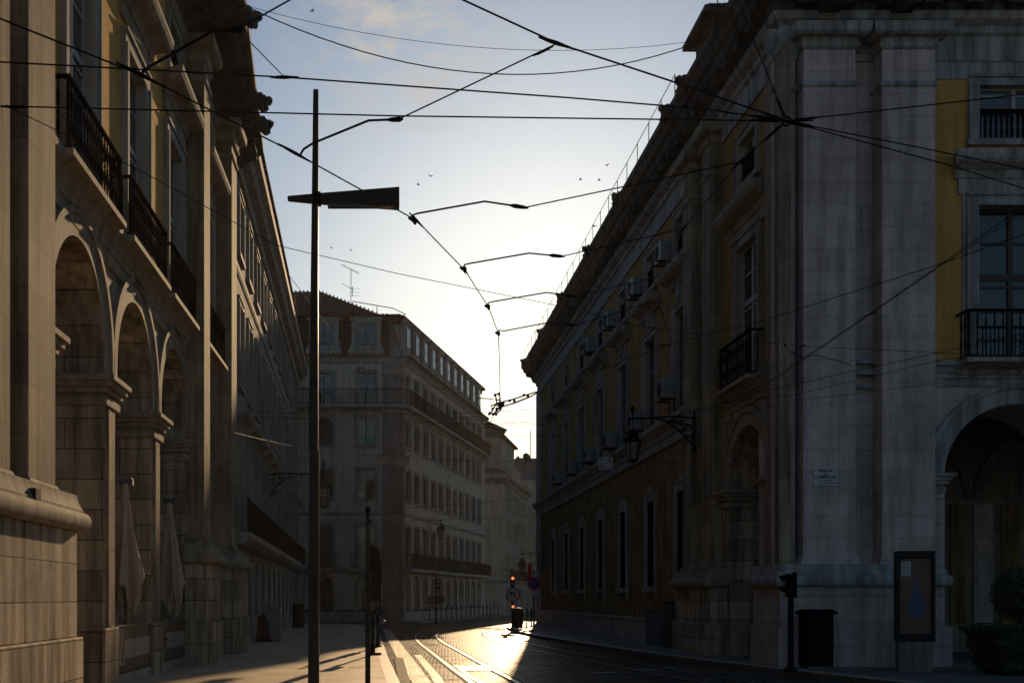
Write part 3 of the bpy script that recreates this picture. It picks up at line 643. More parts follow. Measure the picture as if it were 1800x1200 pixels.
# ================================================================ building closing the view (mansard)
ba = thing('mansard_building', 'beige mansard building with dark tiled roof closing the street view, balconies on two floors', 'building', (.83, 74, 0))
FA = FW(ba, 0, 74, 0); FB = FW(ba, .83, 74, math.degrees(math.atan2(1, .294)))
LEV = [('arch0', .75, 2.55), ('french', 3.65, 6.5), ('rect', 8.2, 10.2), ('seg', 11.8, 13.3), ('french2', 14.5, 16.6)]
def levops(c, w):
    return [(c, w*1.05, .75, 2.45, 'arch'), (c, w, 3.62, 6.45, 'rect'), (c, w, 8.2, 10.2, 'rect'), (c, w, 11.8, 13.3, 'seg', .35), (c, w, 14.5, 16.65, 'rect')]
def afacade(F, s0, s1, cs, w, mat, m0, m1):
    ops = []
    for c in cs: ops += levops(c, w)
    m = MB(); wall(m, s0, s1, .85, 17.2, ops, .5); F.put(m, 'wall', mat)
    m = MB(); m.box(s0, s1, -.5, .06, 0, .72); m.box(s0, s1, -.5, .10, .72, .85) if False else None; F.put(m, 'plinth', 'stone_frame')
    m = MB()
    for z0, z1, e in ((3.3, 3.58, .16), (7.1, 7.35, .1), (14.0, 14.46, .25), (17.2, 17.5, .12), (17.5, 17.75, .3)):
        m.prof(m0, m1, [(-.2, z0), (e*.4, z0), (e*.5, z0+(z1-z0)*.4), (e, z0+(z1-z0)*.6), (e, z1), (-.2, z1)])
    F.put(m, 'string_course', 'stone_frame')
    for c in cs:
        for z0, z1, k in ((3.62, 6.45, 'f'), (8.2, 10.2, 'r'), (11.8, 13.65, 's'), (14.5, 16.65, 'f')):
            surround(F, c, w, z0, z1, .2, .05, 'stone_frame', sill=k != 'f')
            window(F, c, w, z0, z1, .15, 1, (.72,) if k == 'f' else (.33, .66), 'grey_frame' if k == 'f' else 'wood_frame', fw=.06)
        m = MB(); ring(m, c, w*.525, w*.525+.18, 2.45, 0, .06, 10, ext=1.7); F.put(m, 'arch_surround', 'stone_frame')
        window(F, c, w*1.05, .78, 3.0, .3, 1, (.6,), 'iron')
acs = [-7.2, -4.4, -1.57]; bcs = [1.35+2.36*i for i in range(11)]
afacade(FA, -9, -.45, acs, 1.22, 'plaster_beige', -9, 1.02); afacade(FB, .45, 27.7, bcs, 1.15, 'plaster_beige', .02, 27.7)
m = MB(); m.box(-.45, .83, -.5, .1, 0, 17.2); FA.put(m, 'corner_strip', 'plaster_pink', bevel=.1)
m = MB(); m.box(-.1, .45, -.5, .1, 0, 17.2); FB.put(m, 'corner_strip', 'plaster_pink')
def mansard(F, s0, s1, cs, w):
    m = MB(); a = [(s0, .1, 17.75), (s1, .1, 17.75), (s1, .9, 20.2), (s0, .9, 20.2)]; m.add(a, [(0, 1, 2, 3)]); F.put(m, 'mansard_slope', 'plaster_red')
    m = MB(); k = int((s1-s0)/.27)
    for i in range(k): m.raw(s0+i*(s1-s0)/k, s0+i*(s1-s0)/k+.15, -.42, .15, 17.75, 17.86)
    m.box(s0, s1, -.1, .36, 17.7, 17.76)
    for i in range(k): m.raw(s0+i*(s1-s0)/k, s0+i*(s1-s0)/k+.15, -.06, 1.2, 20.46, 20.57)
    m.box(s0, s1, -1.0, .04, 20.38, 20.46); m.box(s0, s1, -.9, -.25, 20.1, 20.38); F.put(m, 'eave_tiles', 'tile_red')
    for c in cs:
        m = MB(); W2 = w/2+.35
        m.prism([(c+W2+.25, 17.78), (c-W2-.25, 17.78), (c-W2-.2, 18.2), (c-W2, 18.6), (c-W2, 20.3), (c+W2, 20.3), (c+W2, 18.6), (c+W2+.2, 18.2)], -1.2, .02)
        m.box(c-W2-.12, c+W2+.12, -1.2, .14, 20.2, 20.32); m.box(c-W2-.06, c+W2+.06, -1.2, .08, 20.1, 20.2)
        d = F.put(m, 'dormer', 'stone_frame')
        p = MB(); p.raw(c-w/2-.03, c+w/2+.03, -.06, -.02, 18.5, 19.95); p.build('dormer_frame', 'wood_frame', d)
        p = MB(); [p.raw(c+(-w/2 if k == 0 else .04), c+(-.04 if k == 0 else w/2), -.075, -.061, z0, z1) for k in (0, 1) for z0, z1 in ((18.58, 19.2), (19.26, 19.88))]; p.build('dormer_pane', 'glass_dark', d)
mansard(FA, -9, .0, acs, 1.25); mansard(FB, .3, 27.7, bcs, .72)
m = MB()
e = 20.5
m.add([(-9, -.0, e), (-.6, 0, e), (-5.0, 6, 23.7), (-9, 6, 23.7), (-.6, 12, e), (-9, 12, e)], [(0, 1, 2, 3), (1, 4, 2), (4, 5, 3, 2)])
for i in range(30): m.tube([(-9+i*.28, -.05, e+.06), (min(-9+i*.28, -5.0-.0 if -9+i*.28 < -5 else 99), 6, 23.76)] if -9+i*.28 < -5 else [(-9+i*.28, -.05, e+.06), (-9+i*.28, 6*(-.6-(-9+i*.28))/4.4, e+.06+3.2*(-.6-(-9+i*.28))/4.4)], .06, 5)
FA.put(m, 'tiled_roof', 'tile_red')
m = MB(); m.add([(-.3, .05, e), (27.9, .05, e), (25, 5, 22.0), (3, 5, 21.6), (27.9, 12, e), (-.3, 9, e)], [(0, 1, 2, 3), (1, 4, 2), (4, 5, 3, 2), (5, 0, 3)]); FB.put(m, 'tiled_roof', 'tile_red')
m = MB(); m.box(-9, 0, -11, -.5, 0, 20.1); FA.put(m, 'building_mass', 'interior_dark'); m = MB(); m.box(.5, 27.6, -7, -1.25, 0, 20.1); m.box(.5, 27.6, -1.25, -.55, 0, 17.5); m.box(27.3, 27.7, -1.3, -.5, 0, 17.5); FB.put(m, 'building_mass', 'plaster_beige')
def rail(F, s0, s1, z, o, name='balcony_railing', h=1.0, step=.13):
    m = MB(); k = max(2, int((s1-s0)/step))
    for i in range(k+1): m.raw(s0+i*(s1-s0)/k-.011, s0+i*(s1-s0)/k+.011, -o-.011, -o+.011, z, z+h)
    m.box(s0, s1, o-.03, o+.03, z+h-.05, z+h); m.box(s0, s1, o-.02, o+.02, z+.03, z+.07)
    for s in (s0, s1): m.box(s-.03, s+.03, 0, o+.03, z+h-.05, z+h-.001)
    return F.put(m, name, 'iron_dark')
m = MB(); m.box(-9, .9, 0, .55, 14.28, 14.5); FA.put(m, 'balcony_slab', 'stone_frame'); rail(FA, -9, .85, 14.5, .5)
m = MB(); m.box(.1, 27.7, 0, .55, 14.281, 14.5); m.box(.3, 27.7, 0, .6, 3.4, 3.62); FB.put(m, 'balcony_slab', 'stone_frame'); rail(FB, .1, 27.7, 14.5, .5); rail(FB, .4, 27.7, 3.62, .55)
for c in acs:
    m = MB(); m.box(c-1.1, c+1.1, 0, .55, 3.4, 3.62); FA.put(m, 'balcony_slab', 'stone_frame'); rail(FA, c-1.05, c+1.05, 3.62, .5)
for F, c, z in ((FA, -1.57, 9.2), (FA, -1.4, 5.0)):
    m = MB(); m.box(c+.05, c+.5, -.13, -.1, z-.9 if z > 6 else z-1, z+.3); F.put(m, 'curtain', 'curtain_amber')
for c in (-4.4, -1.57):
    m = MB(); m.box(c+.1, c+.5, -.29, -.25, .85, 2.4); m.box(c-.3, c-.1, -.29, -.25, .9, 2.2) if c > -2 else None; FA.put(m, 'curtain', 'curtain_amber')
m = MB(); m.tube([(-.83-4.4+.2, 0, 0), (-.83-4.4+.2, 0, 0.01)], .01)
ra = MB(); pts = [FA.o]; FA_r = Facade(ba, 0, 0, 0)
ra.tube([(-3.4, 3.0, 22.2), (-.6, 1.0, 21.2), (.3, 1.5, 20.9)], .03, 5); ra.tube([(-1.7, 1.8, 20.9), (-1.7, 1.8, 21.6)], .025, 5); ra.build('roof_rail', 'iron', ba)

ant = thing('roof_antenna', 'thin television antenna standing on the dark tiled roof of the mansard building', 'antenna', (P(617, 530, d=77).x, 77, 22.0))
m = MB(); m.tube([(0, 0, -.5), (0, 0, 2.4)], .025, 6); ant_m = m.build('mast', 'iron', ant)
m = MB(); m.tube([(-.65, 0, 2.75), (.55, 0, 2.15)], .02, 5)
for i in range(9): x = -.6+i*.14; z = 2.72-.5*(x+.65); m.tube([(x, -.25, z), (x, .25, z)], .01, 4)
m.build('upper_array', 'iron', ant)
m = MB(); m.tube([(-.6, 0, 1.45), (.2, 0, .95)], .018, 5); m.tube([(.1, 0, .55), (.1, 0, 1.25)], .02, 4)
for z in (.6, .85, 1.1): m.tube([(-.1, 0, z), (.6, .1, z)], .01, 4)
m.build('lower_array', 'iron', ant)

# ================================================================ farther buildings
bc = thing('corner_house', 'narrow brown corner house beyond the mansard building, with stacked roof storeys', 'building', (11.1, 107, 0))
F1 = FW(bc, 0, 107, 0); F2 = FW(bc, 11.1, 107, math.degrees(math.atan2(1, .25)))
m = MB(); m.box(0, 11.1, -12, 0, 0, 12.6); m.box(9.5, 10.8, 0, .06, 1, 11.2); F1.put(m, 'wall', 'plaster_beige')
c2 = [1.6+1.75*i for i in range(9)]
ops = []
for c in c2: ops += [(c, .8, .3, 2.6, 'rect'), (c, .8, 3.6, 6.0, 'rect'), (c, .8, 7.3, 9.3, 'rect'), (c, .8, 10.2, 12.0, 'rect')]
m = MB(); wall(m, 0, 17.8, 0, 12.6, ops, .4); m.box(0, 17.8, -9, -.41, 0, 12.5); F2.put(m, 'wall', 'plaster_grey')
for c in c2:
    for z0, z1 in ((.3, 2.6), (3.6, 6.0), (7.3, 9.3), (10.2, 12.0)): window(F2, c, .8, z0, z1, .12, 1, (.5,), 'white_frame')
for F, s0, s1, bx in ((F1, 0, 11.1, 0), (F2, 0, 17.8, 0)):
    m = MB(); m.prof(s0, s1, [(-.3, 12.6), (.1, 12.6), (.2, 12.9), (.6, 13.1), (.65, 13.6), (-.3, 13.6)], 0, .3 if F is F1 else 0)
    m.prof(s0, s1, [(-.2, 3.2), (.3, 3.2), (.3, 3.4), (-.2, 3.4)]); F.put(m, 'cornice', 'stone_frame')
m = MB(); m.box(0, 10.7, -9, -.6, 13.6, 17.2); F1.put(m, 'attic', 'plaster_grey')
m = MB(); m.box(.5, 17.5, -8, -.7, 13.5, 15.6); m.box(.9, 16.5, -7, -1.3, 15.6, 18.2); F2.put(m, 'attic', 'plaster_grey')
for c in (2.2, 4.0, 5.8, 7.6, 9.4):
    window(F2, c, .8, 13.9, 15.3, .66, 1, (.5,), 'white_frame'); window(F2, c, .8, 16.2, 17.8, 1.26, 1, (.5,), 'white_frame')
m = MB(); m.add([(.2, .2, 13.6), (10.9, .2, 13.6), (10.4, 1.0, 14.8), (.2, 1.0, 14.8)], [(0, 1, 2, 3)]); m.prism([(11.3, 17.9), (0, 18.9), (0, 19.0), (9.4, 18.9), (11.3, 18.0)], -9, -.4) if False else None
m.add([(-1, .3, 18.7), (9.6, .3, 18.7), (11.4, .3, 17.9), (11.4, 9, 17.9), (9.6, 5, 19.2), (-1, 5, 20.0)], [(0, 1, 4, 5), (1, 2, 3, 4)]); m.raw(0, 10.9, .5, 9, 17.2, 17.9); F1.put(m, 'roof', 'roof_lead')
m = MB(); m.box(.3, 17.6, -7, -1.0, 18.2, 18.4); m.add([(.3, 1.0, 18.4), (17.6, 1.0, 18.4), (17.6, 5, 19.2), (.3, 5, 19.2)], [(0, 1, 2, 3)]); m.add([(.2, -.3, 13.6), (17.8, -.3, 13.6), (17.8, .7, 14.2), (.2, .7, 14.2)], [(0, 1, 2, 3)]); F2.put(m, 'roof', 'tile_red')
for z, s in ((15.7, 6), (13.6, 9), (9.6, 10), (7.0, 12)):
    m = MB(); m.prof(s, s+3, [(.1, z), (1.0, z-.35), (1.0, z-.3), (.1, z+.05)]); F2.put(m, 'awning', 'canvas')
rail(F2, 0, 17.8, 3.4, .5)
dish = thing('satellite_dish', 'small dark satellite dish on the edge of the corner house roof', 'satellite dish', tuple(P(924, 805, d=113)), R(30))
m = MB(); m.lathe([(.0, 0), (.22, .03), (.38, .1), (.5, .2), (.48, .22), (.36, .12), (.2, .05), (0.0, .03)], n=16); m.xform(Matrix.Rotation(R(75), 4, 'X')); m.build('bowl', 'iron_dark', dish)
m = MB(); m.tube([(0, 0, 0), (.0, .1, -.6), (0, .1, -1.4)], .04, 6); m.tube([(0, 0, 0), (0, -.5, .15)], .02, 5); m.build('mount', 'iron', dish)
bd = thing('distant_house', 'farthest dim house with a sloping roof edge at the end of the street', 'building', (16, 140, 0))
m = MB(); m.raw(-2.2, 10, 0, 14, 0, 16.5); m.build('wall', 'plaster_grey', bd)
m = MB(); m.add([(-2.2, 0, 16.5), (10, 0, 16.5), (10, 7, 20), (.7, 4, 19.8), (-2.2, 14, 16.5), (10, 14, 16.5)], [(0, 1, 2, 3), (0, 3, 4), (3, 2, 5, 4)]); m.tube([(-2.2, 0, 16.6), (.7, 4, 19.9)], .18, 6); m.build('roof', 'roof_lead', bd)
m = MB()
for i in range(4):
    for z in (3, 7, 11): m.raw(-1.4+i*2.4, -.4+i*2.4, -.04, 0, z, z+2)
m.build('windows', 'glass_dark', bd)
bd.children[-1].name = 'window'
m = MB(); m.tube([(2.0, 2, 19), (2.0, 2, 23)], .06, 6); m.build('mast', 'iron', bd)

# ================================================================ ground
def sheet(name, pts, z, mat, zb=None):
    mb = MB(); n = len(pts); vs = [(x, y, z) for x, y in pts]; fs = [tuple(range(n))]
    if zb is not None:
        vs += [(x, y, zb) for x, y in pts]; fs += [(i, i+n, (i+1) % n+n, (i+1) % n) for i in range(n)]
    mb.add(vs, fs); return struct(mb.build(name, mat))
struct_g = MB(); struct_g.raw(-1500, 1500, -600, 2500, -.3, 0); struct(struct_g.build('ground', 'cobble'))
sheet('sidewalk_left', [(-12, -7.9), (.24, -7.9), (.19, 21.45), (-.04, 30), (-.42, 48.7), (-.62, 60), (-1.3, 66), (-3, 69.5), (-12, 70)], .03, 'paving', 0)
sheet('kerb_band', [(-.02, -7.9), (.24, -7.9), (.19, 21.45), (-.04, 30), (-.42, 48.7), (-.62, 60), (-.95, 64), (-1.15, 63.6), (-.85, 59), (-.67, 48.7), (-.30, 30), (-.07, 21.45)], .036, 'kerb_stone', .03)
m = MB()
for i in range(3):
    y0 = 9.0+7.2*i; y1 = min(y0+7.1, 30.2); x0 = .215-.0095*(y0-9)*.5; x1 = .215-.0095*(y1-9)*.5
    m.add([(x0, y0, .012), (x0+.26, y0, .012), (x1+.26, y1, .012), (x1, y1, .012)], [(0, 1, 2, 3)])
struct(m.build('drain_channel', 'iron_dark'))
m = MB()
for i in range(int(21.2/.045)):
    y = 9+i*.045; x = .215-.0095*(y-9)*.5; m.raw(x+.012, x+.248, y, y+.022, .012, .022)
dg = m.build('drain_grate', 'grate_iron'); tag(dg, 'long iron slot drain grate running along the sunlit kerb', 'drain grate')
sheet('gutter_slabs', [(.49, -7.9), (.93, -7.9), (.80, 21.45), (.62, 30), (.2, 48.7), (.0, 58), (-.35, 58), (-.18, 48.7), (.2, 30), (.43, 21.45)], .016, 'paving_long', 0)
sheet('road_band', [(1.02, -20), (1.25, -20), (1.05, 24), (.9, 32), (.7, 32), (.85, 24)], .008, 'paving_long')
kr = [(9.4, -7.9), (9.3, 20), (8.6, 23), (7.6, 28), (6.95, 33), (6.45, 39), (6.0, 45), (5.9, 52), (6.1, 58), (6.9, 64), (8.4, 69), (10.5, 73)]
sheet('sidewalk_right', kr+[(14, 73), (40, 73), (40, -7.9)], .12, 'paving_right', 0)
def offset(pts, d):
    r = []
    for i, p in enumerate(pts):
        a = Vector(pts[max(0, i-1)]); b = Vector(pts[min(len(pts)-1, i+1)]); t = (b-a).normalized(); r.append((p[0]-t.y*d, p[1]+t.x*d))
    return r
ko = offset(kr, -.28)
sheet('kerb_right', kr+ko[::-1], .128, 'kerb_stone', .0)
sheet('sidewalk_far', [(-12, 71.3), (.4, 71.3), (1.9, 72.3), (11.0, 103.5), (14.5, 117), (-12, 117)], .10, 'paving_right', 0)
sheet('plaza', [(60, -8), (60, -590), (-90, -590), (-90, -8)], .004, 'plaza')
# rails
def spl(pts, n=8):
    o = []; P4 = [pts[0]]+list(pts)+[pts[-1]]
    for i in range(1, len(P4)-2):
        a, b, c, d = [Vector(q) for q in P4[i-1:i+3]]
        for k in range(n):
            t = k/n; o.append(.5*((2*b)+(-a+c)*t+(2*a-5*b+4*c-d)*t*t+(-a+3*b-3*c+d)*t**3))
    return o+[Vector(pts[-1])]
def railmesh(mb, pts, off, w=.055, z=.014):
    q = spl([(x, y, 0) for x, y in pts]); n = len(q)
    for w0, w1, zz in ((-w/2, w/2, z), (w/2+.03, w/2+.045, z)):
        vs = []
        for i in range(n):
            t = (q[min(n-1, i+1)]-q[max(0, i-1)]).normalized(); nx, ny = t.y, -t.x
            for ww in (off+w0, off+w1): vs.append((q[i].x+nx*ww, q[i].y+ny*ww, zz))
        mb.add(vs, [(2*i, 2*i+1, 2*i+3, 2*i+2) for i in range(n-1)])
t1 = [(1.95, 2), (2.02, 14), (2.02, 21), (1.88, 26), (1.68, 34), (1.5, 42), (1.6, 49), (2.3, 56), (4.0, 63), (6.8, 70), (9.6, 78), (12.5, 90), (15, 103)]
t2 = [(7.9, 12), (7.0, 18), (6.2, 24), (5.35, 31), (4.75, 37), (4.5, 43), (4.7, 50), (5.6, 57), (7.3, 64), (9.6, 71), (12.2, 80), (15, 92)]
t3 = [(2.02, 21.5), (1.7, 18), (1.1, 14), (.0, 8)]
t4 = [(-.6, 66), (1.5, 67), (4.2, 69.5), (7.0, 74), (9.6, 82)]
for nm, t in (('main', t1), ('second', t2)):
    m = MB(); railmesh(m, t, -.45); railmesh(m, t, .45); struct(m.build('tram_rails', 'steel_rail'))
m = MB(); railmesh(m, [(1.62, 27), (1.75, 22), (2.2, 17), (3.0, 12)], 0, .05, .0165); railmesh(m, t4, -.4, .05, .0165); railmesh(m, t4, .4, .05, .0165); struct(m.build('tram_rails', 'steel_rail'))
# rail bed strips; the grooves' shadow is put into their dark colour
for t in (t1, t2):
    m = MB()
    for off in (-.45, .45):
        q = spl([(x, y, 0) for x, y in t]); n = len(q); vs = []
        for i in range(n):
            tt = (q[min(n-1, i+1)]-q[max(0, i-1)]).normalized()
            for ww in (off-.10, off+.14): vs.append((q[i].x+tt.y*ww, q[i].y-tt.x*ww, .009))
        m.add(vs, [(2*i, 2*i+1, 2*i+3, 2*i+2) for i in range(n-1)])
    struct(m.build('rail_bed_groove_shade', 'grate_iron' if False else 'vent_dark'))
m = MB()
for i in range(20): m.raw(1.66+i*.037, 1.682+i*.037, 25.0, 26.6, .01, .02)
m.raw(1.64, 2.42, 24.98, 25.02, .01, .021); m.raw(1.64, 2.42, 26.58, 26.62, .01, .021)
tag(m.build('switch_grate', 'steel_rail'), 'bright slotted metal plate set between the tram rails', 'metal plate')
m = MB()
for x, y in ((5.6, 25.5), (6.3, 26.2), (4.5, 24.4)): m.raw(x, x+.5, y, y+.12, .004, .008)
struct(m.build('road_marking', 'enamel_white'))
m = MB(); m.tube([(-.66, 24.4, .04), (-.66, 24.9, .04)], .006, 4); m.raw(-.95, -.62, 25.6, 26.05, .031, .034)
tag(m.build('manhole_cover', 'grate_iron'), 'small square iron cover set in the sunlit sidewalk slabs', 'manhole cover')
# ================================================================ street furniture
# tall street lamp
x0, y0 = P(551, 1200, d=18).x, 18
lp = thing('street_lamp', 'tall slim dark lamp post with a long tapering blade for a head', 'street lamp', (x0, y0, .03))
m = MB()
for z0, z1, a, b in ((0, 4.0, .088, .078), (4.0, 9.85, .078, .042)):
    m.add([(-a, -.06, z0), (a, -.06, z0), (a, .06, z0), (-a, .06, z0), (-b+z1*.004, -.045, z1), (b+z1*.004, -.045, z1), (b+z1*.004, .045, z1), (-b+z1*.004, .045, z1)], [(3, 2, 1, 0), (4, 5, 6, 7), (0, 1, 5, 4), (1, 2, 6, 5), (2, 3, 7, 6), (3, 0, 4, 7)])
m.build('post', 'pole_paint', lp, bevel=.012)
m = MB(); m.raw(-.16, .16, -.16, .16, 0, .03); m.raw(.085, .094, -.03, .03, .25, .75); m.build('base_plate', 'pole_paint', lp)
zl = P(555, 350, d=18).z-.03
m = MB(); xa, xb, xc = P(506, 0, d=18).x-x0, P(560, 0, d=18).x-x0, P(702, 0, d=18).x-x0
m.add([(xa, -.06, zl-.02), (xa, .06, zl-.02), (xa, .06, zl+.03), (xa, -.06, zl+.03), (xb, -.09, zl-.06), (xb, .09, zl-.06), (xb, .09, zl+.065), (xb, -.09, zl+.065), (xc, -.16, zl-.13), (xc, .16, zl-.13), (xc, .14, zl+.15), (xc, -.14, zl+.15)],
      [(0, 1, 2, 3), (8, 11, 10, 9)]+[(i+a, i+b, i+4+b, i+4+a) for i in (0, 4) for a, b in ((1, 0), (2, 1), (3, 2), (0, 3))]); m.build('lamp_head', 'pole_paint', lp)
m = MB(); m.raw(xb+.15, xc-.08, -.07, .07, zl-.135, zl-.115); m.build('lamp_lens', 'lens_dark', lp)
m = MB(); m.raw(.0, .12, -.10, .10, zl-.09, zl+.09); m.build('collar', 'iron_dark', lp)
# plain post
x1 = P(646.5, 0, d=19).x
pp = thing('plain_post', 'plain thin grey post with a small cap, short beside the tall lamp post', 'post', (x1, 19, .03))
m = MB(); m.lathe([(.048, 0), (.046, .4), (.033, 3.05), (.033, 3.08)], n=12); m.build('shaft', 'pole_paint', pp, True)
m = MB(); m.lathe([(.04, 3.08), (.045, 3.1), (.04, 3.16), (.01, 3.18)], n=12); m.raw(-.02, .06, -.02, .02, 2.9, 2.96); m.build('cap', 'iron_dark', pp)
m = MB(); m.lathe([(.11, 0), (.11, .03), (.06, .05)], n=12); m.build('foot', 'iron_dark', pp)

def signal_head(mb_parent, x, y, z, face, n=3, s=1.0, lit=(), name='signal_head'):
    """vertical traffic signal head; face = angle the lamps look towards"""
    w, h = .26*s, .3*s*n
    M = Matrix.Translation((x, y, z)) @ Matrix.Rotation(face, 4, 'Z')
    m = MB(); m.raw(-w/2, w/2, -.1*s, .1*s, 0, h); m.xform(M); hd = m.build(name, 'iron_dark', mb_parent, bevel=.02*s)
    for i in range(n):
        zc = h-(i+.5)*.3*s
        q = MB(); q.lathe([(.0, 0), (.085*s, 0), (.095*s, .012)], n=14); q.xform(M @ Matrix.Translation((0, -.105*s, zc)) @ Matrix.Rotation(R(90), 4, 'X'))
        q.build('lens', 'lamp_red_lit' if i in lit else 'lens_dark', hd)
        q = MB()
        pts = [(math.cos(a)*.105*s, math.sin(a)*.105*s) for a in [R(-20)+R(220)*k/10 for k in range(11)]]
        vs = [(px, -.1*s, zc+pz) for px, pz in pts]+[(px*1.02, -.1*s-.2*s*(.35+.65*max(0, (pz/.105/s+.35)/1.35)), zc+pz*1.02) for px, pz in pts]
        q.add(vs, [(k, k+1, k+12, k+11) for k in range(10)]); q.xform(M); v = q.build('visor', 'iron_dark', hd)
        md = v.modifiers.new('solid', 'SOLIDIFY'); md.thickness = .008
    return hd
def post(parent, h, r=.05, mat='iron_dark', name='post'):
    m = MB(); m.lathe([(r*2.4, 0), (r*2.4, .03), (r*1.5, .05), (r*1.3, .3), (r, .33), (r, h), (r*.6, h+.03)], n=12); return m.build(name, mat, parent)
# left crossing signals
q = P(655, 1152, d=31.5); ts = thing('traffic_signal', 'dark signal post just behind the plain grey post, heads facing away', 'traffic light', (q.x, 31.5, .03))
post(ts, 3.0, .05); signal_head(ts, .02, .06, 2.3, R(160), 3, .85); signal_head(ts, .12, .0, 1.55, R(200), 2, .8)
m = MB(); m.raw(-.09, .05, -.09, -.04, 1.28, 1.5); m.build('push_button_box', 'cabinet_grey', ts); m = MB(); m.raw(-.02, .25, -.16, -.1, .0, .07); m.build('foot_plate', 'iron_dark', ts)
q = P(664, 1137, d=36.5); ts2 = thing('traffic_signal', 'dark signal post beyond the plain post with stacked heads and a small round light', 'traffic light', (q.x, 36.5, .03))
post(ts2, 3.2, .055); signal_head(ts2, 0, .08, 2.0, R(175), 3, 1.0); signal_head(ts2, -.02, -.1, 1.05, R(15), 3, .9)
m = MB(); m.tube([(0, 0, .75), (.22, -.12, .82)], .03, 6); m.tube([(.2, -.2, .83), (.2, -.05, .83)], .07, 10); m.build('small_lamp', 'white_metal', ts2)
# right near signal
q = P(1390, 1190, d=23); ts3 = thing('traffic_signal', 'low black pedestrian signal with two visored lamps in front of the pale corner pedestal', 'traffic light', (q.x, 23, .12))
m = MB(); m.lathe([(.13, 0), (.13, .06), (.07, .09), (.06, .3), (.06, 1.55), (.055, 2.0)], n=14); m.build('post', 'iron_dark', ts3)
signal_head(ts3, -.01, 0, 1.55, R(-90), 2, .8); m = MB(); m.raw(.06, .09, -.11, .11, 1.53, 2.06); m.build('backplate', 'iron_dark', ts3)
# litter container by the corner
bn = thing('litter_container', 'tall black rectangular litter container with a wide flat lid against the pale corner pedestal', 'litter bin', (P(1435, 0, d=24.3).x, 24.3, .12))
m = MB(); m.raw(-.30, .30, -.2, .24, .04, 1.18); 
for i in range(9): m.raw(-.27+i*.066, -.245+i*.066, -.215, -.2, .1, 1.1)
m.build('body', 'iron_dark', bn, bevel=.01)
m = MB(); m.raw(-.36, .36, -.27, .28, 1.18, 1.23); m.add([(-.36, -.27, 1.23), (.36, -.27, 1.23), (.36, .28, 1.23), (-.36, .28, 1.23), (-.28, -.2, 1.28), (.28, -.2, 1.28), (.28, .22, 1.28), (-.28, .22, 1.28)], [(4, 5, 6, 7), (0, 1, 5, 4), (1, 2, 6, 5), (2, 3, 7, 6), (3, 0, 4, 7)]); m.build('lid', 'iron_dark', bn)
m = MB(); m.raw(-.26, .26, -.18, .2, 0, .04); m.build('foot', 'concrete', bn)
# advertising panel
ad = thing('advertising_panel', 'freestanding dark framed poster case on a pale stone base in front of the corner palace', 'poster case', (P(1611, 0, d=23).x, 23.1, .12), R(-14))
m = MB(); m.raw(-.34, .32, -.19, .15, 0, .62); m.build('base', 'concrete', ad, bevel=.01)
m = MB(); m.raw(-.37, -.31, -.19, .15, .62, 2.5); m.raw(.31, .37, -.19, .15, .62, 2.5); m.raw(-.31, .31, -.19, .15, .62, .76); m.raw(-.31, .31, -.19, .15, 2.36, 2.5); m.raw(-.31, .31, -.10, .15, .76, 2.36); m.build('frame', 'pole_paint', ad, bevel=.012)
m = MB(); m.raw(-.295, .295, -.125, -.101, .78, 2.34); po = m.build('poster', 'poster_orange', ad)
m = MB(); m.prism([(.02+a, z) for a, z in ((.17, 1.12), (-.17, 1.12), (-.17, 1.42), (-.13, 1.55), (-.05, 1.68), (-.035, 1.95), (.035, 1.95), (.05, 1.68), (.13, 1.55), (.17, 1.42))], .126, .129); m.build('bottle_picture', 'poster_blue', po)
m = MB(); m.raw(-.27, -.09, -.130, -.126, 1.98, 2.28); nt_ = m.build('notice', 'poster_white', po)
m = MB()
for i in range(7): m.raw(-.25, -.25+.14-.02*(i % 3), -.133, -.1302, 2.02+i*.034, 2.028+i*.034)
m.build('notice_lines', 'sign_black', po)
# street name plate
sg = thing('street_name_plate', 'small white enamel street name plate with black capitals on the corner pilaster', 'sign', (P(1451, 0, d=24.98).x, 24.985, P(0, 838, d=24.98).z))
m = MB(); m.raw(-.272, .272, -.012, .01, -.195, .195); m.build('plate', 'enamel_white', sg)
def text(body, size, x, z, parent, name='lettering', mat='sign_black', y=-.0135, sx=1, bold=.004, rot=None):
    cu = bpy.data.curves.new('t', 'FONT'); cu.body = body; cu.size = size; cu.align_x = 'CENTER'; cu.align_y = 'CENTER'; cu.extrude = .001; cu.offset = bold
    ob = bpy.data.objects.new('t', cu); COL.objects.link(ob); bpy.context.view_layer.update()
    me = bpy.data.meshes.new_from_object(ob.evaluated_get(bpy.context.evaluated_depsgraph_get())); bpy.data.objects.remove(ob)
    me.materials.clear(); me.materials.append(MAT[mat]); o = bpy.data.objects.new(name, me); COL.objects.link(o)
    o.parent = parent; o.rotation_euler = rot or (R(90), 0, 0); o.location = (x, y, z); o.scale = (sx, 1, 1); return o
text('PRA\u00c7A', .082, 0, .142, sg, sx=1.25); text('DO', .055, 0, .078, sg, bold=.002); text('COMERCIO', .105, 0, .0, sg, sx=.95); text('(1\u00ba BAIRRO)', .045, 0, -.083, sg, sx=1.3, bold=.002)
m = MB()
for sx in (-1, 1):
    for z in (.15, -.14): blobv = m.lathe([(.0, 0), (.014, 0), (.014, .003)], n=8) if False else m.raw(sx*.238-.012, sx*.238+.012, -.015, -.012, z-.012, z+.012)
m.raw(.0, .15, -.015, -.012, -.147, -.133); m.raw(.15, .19, -.015, -.012, -.152, -.128); m.raw(-.15, .0, -.015, -.012, -.125, -.117); m.raw(-.15, .0, -.015, -.012, -.160, -.152); m.raw(-.15, -.14, -.015, -.012, -.16, -.117); m.raw(-.01, .0, -.015, -.012, -.16, -.117)
